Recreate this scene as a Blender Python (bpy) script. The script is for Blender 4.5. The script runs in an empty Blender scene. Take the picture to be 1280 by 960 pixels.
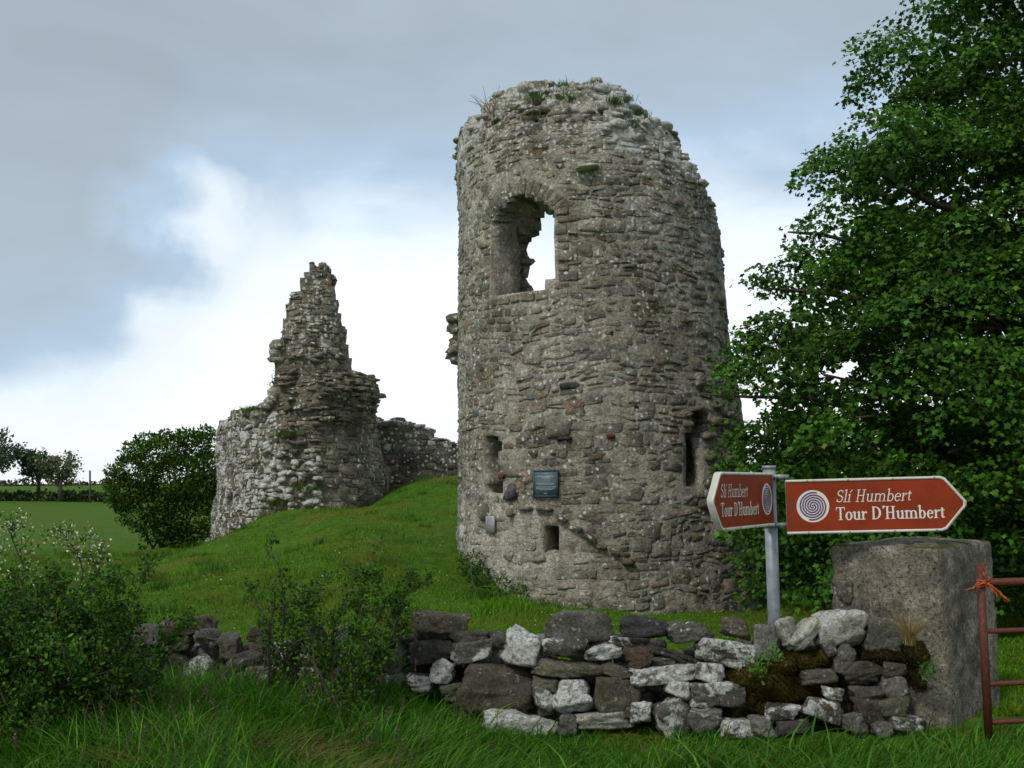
import bpy, bmesh, math, random
import numpy as np
from mathutils import Matrix, Vector

R_ = math.radians
scene = bpy.context.scene
COL = scene.collection
rng = np.random.default_rng(7)
random.seed(7)

# ------------------------------------------------------------------ camera
F_PX = 1422.0                       # focal length in pixels of a 1280 px wide picture
PITCH, ROLL, EYE = R_(5.35), R_(0.8), 1.6
cam_data = bpy.data.cameras.new('camera')
cam_data.sensor_width = 36.0
cam_data.lens = 36.0 * F_PX / 1280.0
cam_data.clip_start = 0.05
cam_data.clip_end = 4000.0
cam = bpy.data.objects.new('camera', cam_data)
COL.objects.link(cam)
CAM_M = (Matrix.Translation((0, 0, EYE)) @ Matrix.Rotation(R_(90) + PITCH, 4, 'X') @ Matrix.Rotation(-ROLL, 4, 'Z'))
cam.matrix_world = CAM_M
scene.camera = cam
CR = np.array(CAM_M.to_3x3())

# ------------------------------------------------------------------ world: broken overcast
SUN_DIR = Vector((-0.42, -0.62, 0.78)).normalized()      # towards the sun
world = bpy.data.worlds.new('World')
scene.world = world
world.use_nodes = True
wn, wl = world.node_tree.nodes, world.node_tree.links
wn.clear()
def W(t, **kw):
    n = wn.new(t)
    for k, v in kw.items(): setattr(n, k, v)
    return n
out = W('ShaderNodeOutputWorld'); bg = W('ShaderNodeBackground'); bg.inputs[1].default_value = 0.1
wl.new(bg.outputs[0], out.inputs[0])
sky = W('ShaderNodeTexSky'); sky.sky_type = 'NISHITA'; sky.sun_disc = False
sky.sun_elevation = math.asin(SUN_DIR.z); sky.sun_rotation = math.atan2(SUN_DIR.x, SUN_DIR.y)
tc = W('ShaderNodeTexCoord')
nrm = W('ShaderNodeVectorMath', operation='NORMALIZE'); wl.new(tc.outputs['Generated'], nrm.inputs[0])
sep = W('ShaderNodeSeparateXYZ'); wl.new(nrm.outputs[0], sep.inputs[0])
def wmath(op, a, b=None, c=None, clamp=False):
    n = W('ShaderNodeMath', operation=op); n.use_clamp = clamp
    for i, v in enumerate((a, b, c)):
        if v is None: continue
        if isinstance(v, (int, float)): n.inputs[i].default_value = v
        else: wl.new(v, n.inputs[i])
    return n.outputs[0]
def wnoise(scale, detail, rough, stretch=(1, 1, 2.2), off=(0, 0, 0), dist=0.0):
    m = W('ShaderNodeMapping'); wl.new(nrm.outputs[0], m.inputs[0])
    m.inputs['Scale'].default_value = stretch; m.inputs['Location'].default_value = off
    n = W('ShaderNodeTexNoise'); wl.new(m.outputs[0], n.inputs['Vector'])
    n.inputs['Scale'].default_value = scale; n.inputs['Detail'].default_value = detail
    n.inputs['Roughness'].default_value = rough; n.inputs['Distortion'].default_value = dist
    return n.outputs['Fac']
def wblob(px, py, r0, r1):
    """soft round cloud patch around the direction of one part of the sky"""
    v = Vector(CR @ np.array([(px - 640) / F_PX, (480 - py) / F_PX, -1.0])).normalized()
    wn_ = W('ShaderNodeTexNoise'); wl.new(nrm.outputs[0], wn_.inputs['Vector']); wn_.inputs['Scale'].default_value = 9.0; wn_.inputs['Detail'].default_value = 5
    sc_ = W('ShaderNodeVectorMath', operation='MULTIPLY_ADD'); wl.new(wn_.outputs['Color'], sc_.inputs[0]); sc_.inputs[1].default_value = (.16, .16, .16)
    of_ = W('ShaderNodeVectorMath', operation='ADD'); wl.new(nrm.outputs[0], of_.inputs[0]); of_.inputs[1].default_value = (-.08, -.08, -.08); wl.new(of_.outputs[0], sc_.inputs[2])
    nn_ = W('ShaderNodeVectorMath', operation='NORMALIZE'); wl.new(sc_.outputs[0], nn_.inputs[0])
    d = W('ShaderNodeVectorMath', operation='DOT_PRODUCT'); wl.new(nn_.outputs[0], d.inputs[0]); d.inputs[1].default_value = v
    m = W('ShaderNodeMapRange', interpolation_type='SMOOTHSTEP'); wl.new(d.outputs['Value'], m.inputs[0])
    m.inputs[1].default_value = math.cos(R_(r1)); m.inputs[2].default_value = math.cos(R_(r0))
    return m.outputs[0]
elev = wmath('ARCSINE', sep.outputs['Z'])
n_big = wnoise(2.6, 4, 0.5, off=(3.1, 0.4, 1.7))
n_mid = wnoise(7.0, 6, 0.55, off=(0.3, 2.2, 5.0), dist=0.3)
e1 = wmath('ADD', elev, wmath('MULTIPLY', wmath('SUBTRACT', n_big, 0.5), 0.16))
e1 = wmath('ADD', e1, wmath('MULTIPLY', wmath('SUBTRACT', n_mid, 0.5), 0.09))
e1 = wmath('ADD', e1, wmath('MULTIPLY', wblob(-60, 300, 2, 13), 0.17))
e1 = wmath('SUBTRACT', e1, wmath('MULTIPLY', wblob(205, 262, 0.2, 3.6), 0.085))
mr = W('ShaderNodeMapRange', interpolation_type='SMOOTHSTEP'); wl.new(e1, mr.inputs[0])
mr.inputs[1].default_value = R_(7.0); mr.inputs[2].default_value = R_(23.5)
ramp = W('ShaderNodeValToRGB'); wl.new(mr.outputs[0], ramp.inputs[0])
els = ramp.color_ramp.elements
els[0].position = 0.0; els[0].color = (8.0, 8.4, 8.7, 1)
els[1].position = 1.0; els[1].color = (3.35, 3.95, 4.5, 1)
x = els.new(0.34); x.color = (6.9, 7.7, 8.4, 1)
x = els.new(0.62); x.color = (3.9, 5.15, 6.4, 1)
n_deck = wnoise(4.0, 5, 0.5, off=(9.0, 1.0, 0.0), dist=0.4)
deck = W('ShaderNodeMapRange'); wl.new(n_deck, deck.inputs[0])
deck.inputs[1].default_value = 0.25; deck.inputs[2].default_value = 0.75
deck.inputs[3].default_value = 0.88; deck.inputs[4].default_value = 1.14
mul = W('ShaderNodeVectorMath', operation='SCALE'); wl.new(ramp.outputs[0], mul.inputs[0]); wl.new(deck.outputs[0], mul.inputs['Scale'])
mixc = W('ShaderNodeMix', data_type='RGBA'); mixc.inputs[0].default_value = 0.93
wl.new(sky.outputs[0], mixc.inputs[6]); wl.new(mul.outputs[0], mixc.inputs[7])
wl.new(mixc.outputs[2], bg.inputs[0])

# ------------------------------------------------------------------ sun through thin cloud
sun_data = bpy.data.lights.new('sun', 'SUN')
sun_data.energy = 1.5; sun_data.angle = R_(11.0); sun_data.color = (1.0, 0.95, 0.87)
sun = bpy.data.objects.new('sun', sun_data); COL.objects.link(sun)
sun.rotation_euler = SUN_DIR.to_track_quat('Z', 'Y').to_euler()

# ------------------------------------------------------------------ exposure
scene.view_settings.view_transform = 'Standard'
scene.view_settings.look = 'None'
scene.view_settings.exposure = 0.36
scene.view_settings.gamma = 1.0
scene.view_settings.use_curve_mapping = False
scene.cycles.max_bounces = 6
scene.cycles.diffuse_bounces = 3
scene.cycles.use_denoising = True

# ================================================================== helpers
def P(px, py, d):
    """world point seen at pixel (px,py) of the 1280x960 photo at distance y = d"""
    v = CR @ np.array([(px - 640) / F_PX, (480 - py) / F_PX, -1.0])
    return np.array([0, 0, EYE]) + v * (d / v[1])
def ray(px, py):
    v = CR @ np.array([(px - 640) / F_PX, (480 - py) / F_PX, -1.0])
    return np.array([0, 0, EYE]), v / np.linalg.norm(v)
def proj(p):
    q = (np.asarray(p) - np.array([0, 0, EYE])) @ CR
    z = np.minimum(q[..., 2], -1e-3)
    return np.stack([640 + F_PX * q[..., 0] / -z, 480 - F_PX * q[..., 1] / -z], -1)

def h3(ix, iy, iz, seed):
    n = (ix.astype(np.int64) * 374761393 + iy.astype(np.int64) * 668265263 + iz.astype(np.int64) * 2147483647 + seed * 144665) & 0x7fffffff
    n = ((n ^ (n >> 13)) * 1274126177) & 0x7fffffff
    n = (n ^ (n >> 16)) & 0xffff
    return n / 65535.0
def vnoise(p, scale=1.0, seed=0):
    p = np.asarray(p, float) * scale
    i = np.floor(p).astype(np.int64); f = p - i; f = f * f * (3 - 2 * f)
    x, y, z = i[..., 0], i[..., 1], i[..., 2]
    r = 0
    for dx in (0, 1):
        wx = f[..., 0] if dx else 1 - f[..., 0]
        for dy in (0, 1):
            wy = f[..., 1] if dy else 1 - f[..., 1]
            for dz in (0, 1):
                wz = f[..., 2] if dz else 1 - f[..., 2]
                r = r + wx * wy * wz * h3(x + dx, y + dy, z + dz, seed)
    return r * 2 - 1
def fbm(p, scale=1.0, seed=0, oct=3):
    r, a = 0, 1.0
    for o in range(oct):
        r = r + a * vnoise(p, scale * 2 ** o, seed + o * 17); a *= 0.5
    return r
def sstep(a, b, x):
    t = np.clip((np.asarray(x, float) - a) / (b - a), 0, 1); return t * t * (3 - 2 * t)

def mesh_data(name, V, F, mat=None, col=None, smooth=False):
    V = np.asarray(V, np.float32).reshape(-1, 3)
    Fs = F if isinstance(F, list) else [F]
    Fs = [np.asarray(f, np.int32) for f in Fs if len(f)]
    me = bpy.data.meshes.new(name)
    me.vertices.add(len(V)); me.vertices.foreach_set('co', V.ravel())
    nl = sum(f.size for f in Fs); npoly = sum(len(f) for f in Fs)
    me.loops.add(nl); me.polygons.add(npoly)
    me.loops.foreach_set('vertex_index', np.concatenate([f.ravel() for f in Fs]))
    tot = np.concatenate([np.full(len(f), f.shape[1], np.int32) for f in Fs])
    st = np.zeros(npoly, np.int32); st[1:] = np.cumsum(tot)[:-1]
    me.polygons.foreach_set('loop_start', st)
    try: me.polygons.foreach_set('loop_total', tot)
    except Exception: pass
    if smooth: me.polygons.foreach_set('use_smooth', np.ones(npoly, bool))
    if col is not None:
        c = np.asarray(col, np.float32)
        if c.ndim == 1: c = np.tile(c, (len(V), 1))
        if c.shape[1] == 3: c = np.concatenate([c, np.zeros((len(c), 1), np.float32)], 1)
        a = me.attributes.new('tint', 'FLOAT_COLOR', 'POINT'); a.data.foreach_set('color', c.ravel())
    me.update(calc_edges=True); me.validate()
    if mat: me.materials.append(mat)
    return me
def link(name, me, parent=None, **props):
    o = bpy.data.objects.new(name, me); COL.objects.link(o)
    if parent is not None: o.parent = parent
    for k, v in props.items(): o[k] = v
    return o
def mk(name, V, F, mat, col=None, parent=None, smooth=False, **props):
    V = np.asarray(V, float).reshape(-1, 3)
    if parent is not None: V = V - np.array(parent.matrix_world.translation)
    return link(name, mesh_data(name, V, F, mat, col, smooth), parent, **props)
def empty(name, loc, label, category, **props):
    o = bpy.data.objects.new(name, None); COL.objects.link(o)
    o.matrix_world = Matrix.Translation(tuple(float(a) for a in loc))
    o.empty_display_size = 0.2
    o['label'] = label; o['category'] = category
    for k, v in props.items(): o[k] = v
    return o

class Acc:
    """collects vertices and faces of many small pieces into one mesh"""
    def __init__(s): s.V, s.F, s.C, s.n = [], {}, [], 0
    def add(s, V, F, c=(1, 1, 1, 0)):
        V = np.asarray(V, float).reshape(-1, 3)
        Fs = F if isinstance(F, list) else [F]
        for f in Fs:
            f = np.asarray(f, np.int64)
            if len(f): s.F.setdefault(f.shape[1], []).append(f + s.n)
        c = np.asarray(c, float)
        if c.ndim == 1: c = np.tile(c, (len(V), 1))
        if c.shape[1] == 3: c = np.concatenate([c, np.zeros((len(c), 1))], 1)
        s.V.append(V); s.C.append(c); s.n += len(V)
    def build(s, name, mat, parent=None, smooth=False, **props):
        F = [np.concatenate(v) for v in s.F.values()]
        return mk(name, np.concatenate(s.V), F, mat, np.concatenate(s.C), parent, smooth, **props)

def tube(pts, rad, sides=6, cap=True):
    pts = np.asarray(pts, float); n = len(pts)
    rad = np.full(n, rad) if np.isscalar(rad) else np.asarray(rad, float)
    t = np.gradient(pts, axis=0); t /= np.linalg.norm(t, axis=1, keepdims=True) + 1e-9
    ref = np.array([0.0, 0, 1]) if abs(t[:, 2]).mean() < 0.8 else np.array([1.0, 0, 0])
    b = np.cross(t, ref); b /= np.linalg.norm(b, axis=1, keepdims=True) + 1e-9
    c = np.cross(b, t)
    a = np.linspace(0, 2 * np.pi, sides, endpoint=False)
    V = pts[:, None] + rad[:, None, None] * (np.cos(a)[None, :, None] * b[:, None] + np.sin(a)[None, :, None] * c[:, None])
    V = V.reshape(-1, 3)
    i = np.arange(n - 1)[:, None] * sides; j = np.arange(sides)[None]
    F = np.stack([i + j, i + (j + 1) % sides, i + sides + (j + 1) % sides, i + sides + j], -1).reshape(-1, 4)
    if not cap: return V, [F]
    V = np.concatenate([V, pts[:1], pts[-1:]])
    k = n * sides; jj = np.arange(sides)
    T = np.concatenate([np.stack([np.full(sides, k), (jj + 1) % sides, jj], -1),
                        np.stack([np.full(sides, k + 1), (n - 1) * sides + jj, (n - 1) * sides + (jj + 1) % sides], -1)])
    return V, [F, T]
def boxv(c, ex, ey, ez):
    """box from centre and three half-axis vectors"""
    c, ex, ey, ez = map(lambda a: np.asarray(a, float), (c, ex, ey, ez))
    V = np.array([c + sx * ex + sy * ey + sz * ez for sz in (-1, 1) for sy in (-1, 1) for sx in (-1, 1)])
    F = np.array([[0, 2, 3, 1], [4, 5, 7, 6], [0, 1, 5, 4], [2, 6, 7, 3], [0, 4, 6, 2], [1, 3, 7, 5]])
    return V, F

# ================================================================== materials
def new_mat(name):
    m = bpy.data.materials.new(name); m.use_nodes = True
    nt = m.node_tree; b = nt.nodes['Principled BSDF']
    return m, nt, b
class N:
    def __init__(s, nt): s.nt = nt
    def n(s, t, **kw):
        n = s.nt.nodes.new(t)
        for k, v in kw.items(): setattr(n, k, v)
        return n
    def l(s, a, b): s.nt.links.new(a, b)
    def noise(s, vec, scale, detail=4, rough=0.6, dist=0.0):
        n = s.n('ShaderNodeTexNoise'); s.l(vec, n.inputs['Vector'])
        n.inputs['Scale'].default_value = scale; n.inputs['Detail'].default_value = detail
        n.inputs['Roughness'].default_value = rough; n.inputs['Distortion'].default_value = dist
        return n.outputs['Fac']
    def voro(s, vec, scale, feature='F1', out='Distance'):
        n = s.n('ShaderNodeTexVoronoi', feature=feature); s.l(vec, n.inputs['Vector'])
        n.inputs['Scale'].default_value = scale
        return n.outputs[out]
    def rng(s, v, a, b, c=0.0, d=1.0, smooth=True):
        n = s.n('ShaderNodeMapRange'); n.interpolation_type = 'SMOOTHSTEP' if smooth else 'LINEAR'
        s.l(v, n.inputs[0])
        for i, q in enumerate((a, b, c, d)): 
            if isinstance(q, (int, float)): n.inputs[i + 1].default_value = q
            else: s.l(q, n.inputs[i + 1])
        return n.outputs[0]
    def math(s, op, a, b=None, clamp=False):
        n = s.n('ShaderNodeMath', operation=op); n.use_clamp = clamp
        for i, v in enumerate((a, b)):
            if v is None: continue
            if isinstance(v, (int, float)): n.inputs[i].default_value = v
            else: s.l(v, n.inputs[i])
        return n.outputs[0]
    def mix(s, f, a, b, mode='MIX'):
        n = s.n('ShaderNodeMix', data_type='RGBA', blend_type=mode)
        for i, v in ((0, f), (6, a), (7, b)):
            if isinstance(v, (int, float)): n.inputs[i].default_value = v
            elif isinstance(v, tuple): n.inputs[i].default_value = v if len(v) == 4 else v + (1,)
            else: s.l(v, n.inputs[i])
        return n.outputs[2]
    def bump(s, h, strength, dist, normal=None):
        n = s.n('ShaderNodeBump'); n.inputs['Strength'].default_value = strength; n.inputs['Distance'].default_value = dist
        s.l(h, n.inputs['Height'])
        if normal is not None: s.l(normal, n.inputs['Normal'])
        return n.outputs[0]

def stone_material(name, spot_scale, spot_size, patch_scale, lichen=(0.68, 0.68, 0.62), fine=28.0, bump_d=0.02, moss=0.0, stain=0.0, spots=1.0, pits=0.0, crust=0.0):
    """weathered stone: the piece's own tint, grain, dark crust, white lichen spots and patches (amount = tint alpha)"""
    m, nt, b = new_mat(name); q = N(nt)
    geo = q.n('ShaderNodeNewGeometry'); pos = geo.outputs['Position']
    at = q.n('ShaderNodeAttribute', attribute_name='tint')
    n1 = q.noise(pos, fine, 6, 0.7); n2 = q.noise(pos, fine * 0.18, 5, 0.6); n3 = q.noise(pos, 0.55, 3, 0.5)
    c = q.mix(1.0, at.outputs['Color'], q.mix(q.rng(n1, 0.25, 0.75), (0.52, 0.51, 0.49), (1.42, 1.42, 1.40)), 'MULTIPLY')
    c = q.mix(1.0, c, q.mix(q.rng(n2, 0.3, 0.7), (0.68, 0.66, 0.62), (1.24, 1.24, 1.22)), 'MULTIPLY')
    c = q.mix(1.0, c, q.mix(q.rng(n3, 0.32, 0.68), (0.80, 0.79, 0.75), (1.14, 1.14, 1.14)), 'MULTIPLY')
    n4 = q.noise(pos, fine * 4.5, 4, 0.75)
    c = q.mix(1.0, c, q.mix(q.rng(n4, 0.3, 0.7), (0.50, 0.49, 0.48), (1.46, 1.46, 1.44)), 'MULTIPLY')
    if stain > 0:
        c = q.mix(q.math('MULTIPLY', q.rng(q.noise(pos, 2.3, 6, 0.7, 0.6), 0.45, 0.60), stain), c, (0.028, 0.024, 0.018))
    pm = None
    if pits > 0:
        pm = q.math('MULTIPLY', q.rng(q.noise(pos, fine * 1.1, 3, 0.6), 0.60, 0.68), pits)
        c = q.mix(pm, c, (0.045, 0.04, 0.032))
    amount = at.outputs['Alpha']
    # patches
    pn = q.noise(pos, patch_scale, 7, 0.68, 0.4)
    thr = q.math('SUBTRACT', 0.80, q.math('MULTIPLY', amount, 0.42))
    patch = q.rng(q.math('SUBTRACT', pn, thr), 0.0, 0.05)
    broken = q.rng(q.noise(pos, fine * 1.3, 6, 0.8), 0.30, 0.50)
    patch = q.math('MULTIPLY', patch, broken)
    if crust > 0: patch = q.math('MULTIPLY', patch, q.rng(q.noise(pos, fine * 0.42, 7, 0.75, 0.5), 0.52 - 0.16 * crust, 0.56 - 0.05 * crust))
    # round spots
    wz = q.n('ShaderNodeTexNoise'); q.l(pos, wz.inputs['Vector']); wz.inputs['Scale'].default_value = spot_scale * 1.6; wz.inputs['Detail'].default_value = 3
    wp = q.n('ShaderNodeVectorMath', operation='MULTIPLY_ADD'); q.l(wz.outputs['Color'], wp.inputs[0]); wp.inputs[1].default_value = (1.1 / spot_scale,) * 3; q.l(pos, wp.inputs[2])
    pos2 = wp.outputs[0]
    vd = q.voro(pos2, spot_scale)
    vc = q.n('ShaderNodeTexVoronoi'); q.l(pos2, vc.inputs['Vector']); vc.inputs['Scale'].default_value = spot_scale
    sx = q.n('ShaderNodeSeparateColor'); q.l(vc.outputs['Color'], sx.inputs[0])
    on = q.rng(q.math('SUBTRACT', sx.outputs[0], q.math('SUBTRACT', 0.95, q.math('MULTIPLY', amount, 0.75))), 0.0, 0.02)
    spot = q.math('MULTIPLY', q.math('MULTIPLY', on, spots), q.rng(q.math('ADD', vd, q.math('MULTIPLY', q.math('SUBTRACT', n1, 0.5), 0.35)), spot_size, spot_size * 0.7))
    w = q.math('MAXIMUM', patch, spot, clamp=True)
    lc = q.mix(n1, tuple(a * 0.72 for a in lichen), tuple(min(1, a * 1.22) for a in lichen))
    c = q.mix(w, c, lc)
    if moss > 0:
        sz = q.n('ShaderNodeSeparateXYZ'); q.l(geo.outputs['Normal'], sz.inputs[0])
        mm = q.math('MULTIPLY', q.rng(sz.outputs['Z'], 0.35, 0.85), q.rng(q.noise(pos, 3.1, 4, 0.6), 0.62 - moss * 0.3, 0.72 - moss * 0.3))
        c = q.mix(mm, c, q.mix(n1, (0.02, 0.03, 0.004), (0.10, 0.11, 0.02)))
    q.l(c, b.inputs['Base Color']); b.inputs['Roughness'].default_value = 0.92
    b.inputs['Specular IOR Level'].default_value = 0.25
    hgt = q.math('ADD', q.math('MULTIPLY', n2, 1.4), q.math('MULTIPLY', n1, 0.8))
    hgt = q.math('ADD', hgt, q.math('MULTIPLY', n4, 0.25)); hgt = q.math('ADD', hgt, q.math('MULTIPLY', w, 0.25))
    if pm is not None: hgt = q.math('SUBTRACT', hgt, pm)
    q.l(q.bump(hgt, 1.0, bump_d), b.inputs['Normal'])
    return m

M_TOWER = stone_material('tower_masonry', 14.0, 0.46, 1.6, fine=20.0, bump_d=0.06)
M_RUIN = stone_material('ruin_masonry', 9.5, 0.46, 2.8, fine=16.0, bump_d=0.07)
M_BOULDER = stone_material('field_stone', 22.0, 0.32, 4.2, lichen=(0.76, 0.76, 0.71), fine=40.0, bump_d=0.034, spots=.22, crust=1.15)
M_PILLAR = stone_material('weathered_concrete', 14.0, 0.26, 3.0, lichen=(0.62, 0.62, 0.58), fine=36.0, bump_d=0.03, moss=0.5, spots=.35, stain=.5, pits=.8)

def leaf_material(name, trans=0.3, rough=0.6, spec=0.14):
    m, nt, b = new_mat(name); q = N(nt)
    at = q.n('ShaderNodeAttribute', attribute_name='tint')
    q.l(at.outputs['Color'], b.inputs['Base Color']); b.inputs['Roughness'].default_value = rough
    b.inputs['Specular IOR Level'].default_value = spec
    t = q.n('ShaderNodeBsdfTranslucent')
    q.l(q.mix(1.0, at.outputs['Color'], (1.3, 1.5, 0.5), 'MULTIPLY'), t.inputs[0])
    mx = q.n('ShaderNodeMixShader'); mx.inputs[0].default_value = trans
    q.l(b.outputs[0], mx.inputs[1]); q.l(t.outputs[0], mx.inputs[2])
    q.l(mx.outputs[0], nt.nodes['Material Output'].inputs[0])
    return m
M_LEAF = leaf_material('leaf', .14)
M_GRASS = leaf_material('grass_blade', 0.25, 0.6, 0.12)
M_PETAL = leaf_material('petal', 0.2, 0.8, 0.1)
def bark_material():
    m, nt, b = new_mat('bark'); q = N(nt)
    pos = q.n('ShaderNodeNewGeometry').outputs['Position']
    n = q.noise(pos, 25, 5, 0.6)
    q.l(q.mix(n, (0.02, 0.016, 0.011), (0.10, 0.085, 0.06)), b.inputs['Base Color']); b.inputs['Roughness'].default_value = 0.9
    q.l(q.bump(n, 0.8, 0.01), b.inputs['Normal'])
    return m
M_BARK = bark_material()
def flat(name, c, rough=0.6, metal=0.0, var=0.15, scale=12.0, bump=0.0, dirt=None, dirt_amt=0.5, spec=0.3):
    m, nt, b = new_mat(name); q = N(nt)
    pos = q.n('ShaderNodeNewGeometry').outputs['Position']
    n = q.noise(pos, scale, 6, 0.65)
    cc = q.mix(q.rng(n, 0.25, 0.75), tuple(x * (1 - var) for x in c), tuple(min(1, x * (1 + var)) for x in c))
    if dirt:
        cc = q.mix(q.rng(q.noise(pos, scale * 0.7, 6, 0.7), 0.72 - dirt_amt * 0.25, 0.80 - dirt_amt * 0.2), cc, dirt)
    q.l(cc, b.inputs['Base Color']); b.inputs['Roughness'].default_value = rough; b.inputs['Metallic'].default_value = metal; b.inputs['Specular IOR Level'].default_value = spec
    if bump: q.l(q.bump(n, 0.6, bump), b.inputs['Normal'])
    return m
def ground_material():
    m, nt, b = new_mat('turf'); q = N(nt)
    pos = q.n('ShaderNodeNewGeometry').outputs['Position']
    n1 = q.noise(pos, 9.0, 6, 0.7); n2 = q.noise(pos, 0.7, 4, 0.6); n3 = q.noise(pos, 0.12, 3, 0.5)
    c = q.mix(q.rng(n1, 0.3, 0.7), (0.034, 0.082, 0.005), (0.085, 0.180, 0.010))
    c = q.mix(q.math('MULTIPLY', q.rng(n2, 0.46, 0.66), 0.8), c, (0.115, 0.110, 0.014))
    c = q.mix(q.math('MULTIPLY', q.rng(q.noise(pos, 2.6, 5, 0.65), 0.52, 0.66), 0.6), c, (0.022, 0.062, 0.006))
    c = q.mix(q.math('MULTIPLY', q.rng(n3, 0.4, 0.7), 0.45), c, (0.065, 0.150, 0.012))
    q.l(c, b.inputs['Base Color']); b.inputs['Roughness'].default_value = 0.95; b.inputs['Specular IOR Level'].default_value = 0.1
    q.l(q.bump(n1, 0.9, 0.06), b.inputs['Normal'])
    return m
M_GROUND = ground_material()

# ================================================================== ground
ctrl = []
def cp(px, py, d): ctrl.append(tuple(P(px, py, d)))
for x_, y_, z_ in ((0, -12, -.1), (-9, -5, 0), (9, -5, -.1), (-8, 4, .05), (8, 4, -.1), (0, 3, -.1), (0, 6.4, -.12), (-3.5, 6.4, -.02), (3.5, 6.4, -.12)):
    ctrl.append((x_, y_, z_))
for a in ((1140, 918, 7.9), (900, 925, 8.0), (650, 922, 8.1), (470, 885, 8.5), (300, 872, 8.9), (80, 880, 9.0),
          (640, 790, 12.5), (250, 755, 14), (420, 735, 15.5), (560, 742, 15.5), (450, 690, 19), (300, 710, 20),
          (330, 652, 26.5), (430, 638, 29), (490, 628, 28), (545, 604, 30), (560, 640, 25), (577, 690, 20.2), (640, 735, 18.4), (740, 764, 17.5), (860, 772, 18),
          (930, 772, 20), (1000, 760, 15.5), (1260, 765, 14), (1240, 915, 8.0), (1400, 840, 10),
          (262, 688, 30), (215, 700, 26), (100, 700, 26), (150, 690, 36), (30, 690, 34),
          (60, 662, 62), (140, 668, 60), (0, 655, 75), (60, 630, 140), (200, 632, 140), (60, 607, 260), (-250, 608, 260), (300, 604, 260), (900, 604, 260), (-500, 630, 120), (1500, 620, 120), (700, 615, 90)):
    cp(*a)
for x_, y_, z_ in ((-60, 30, -.6), (60, 30, .2), (60, -10, 0), (-60, -10, 0), (0, 700, 7), (-500, 500, 8), (500, 500, 8), (-400, 0, 0), (400, 0, 0)):
    ctrl.append((x_, y_, z_))
ctrl = np.array(ctrl)
def _phi(r): return np.sqrt(r * r + 2.0 ** 2)
_A = _phi(np.linalg.norm(ctrl[:, None, :2] - ctrl[None, :, :2], axis=2))
_W = np.linalg.solve(_A + np.eye(len(ctrl)) * -0.02, ctrl[:, 2] - 0.5)
def gz(x, y, rough=True):
    x = np.asarray(x, float); y = np.asarray(y, float); sh = x.shape
    p = np.stack([x.ravel(), y.ravel()], -1)
    z = np.zeros(len(p))
    for i in range(0, len(p), 20000):
        q = p[i:i + 20000]
        z[i:i + 20000] = _phi(np.linalg.norm(q[:, None] - ctrl[None, :, :2], axis=2)) @ _W + 0.5
    if rough:
        p3 = np.concatenate([p, np.zeros((len(p), 1))], 1)
        z += (0.065 * fbm(p3, 0.9, 5, 3) + 0.02 * vnoise(p3, 4.0, 9)) + .14 * fbm(p3, .40, 15, 4) * sstep(10, 14, p[:, 1]) * sstep(70, 40, p[:, 1])
    return z.reshape(sh)
def graded(a, n, k): 
    t = np.linspace(-1, 1, n); return a * np.sinh(k * t) / np.sinh(k)
gx = graded(900, 321, 6.0)
gy = 12 + graded(900, 341, 6.0)
GX, GY = np.meshgrid(gx, gy)
GZ = gz(GX, GY)
nx_, ny_ = len(gx), len(gy)
i_ = (np.arange(ny_ - 1)[:, None] * nx_ + np.arange(nx_ - 1)[None]).ravel()
mk('ground', np.stack([GX, GY, GZ], -1), np.stack([i_, i_ + 1, i_ + nx_ + 1, i_ + nx_], -1), M_GROUND, smooth=True, kind='structure',
   label='green grassy ground rising to a mound under the ruins', category='ground')

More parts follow.
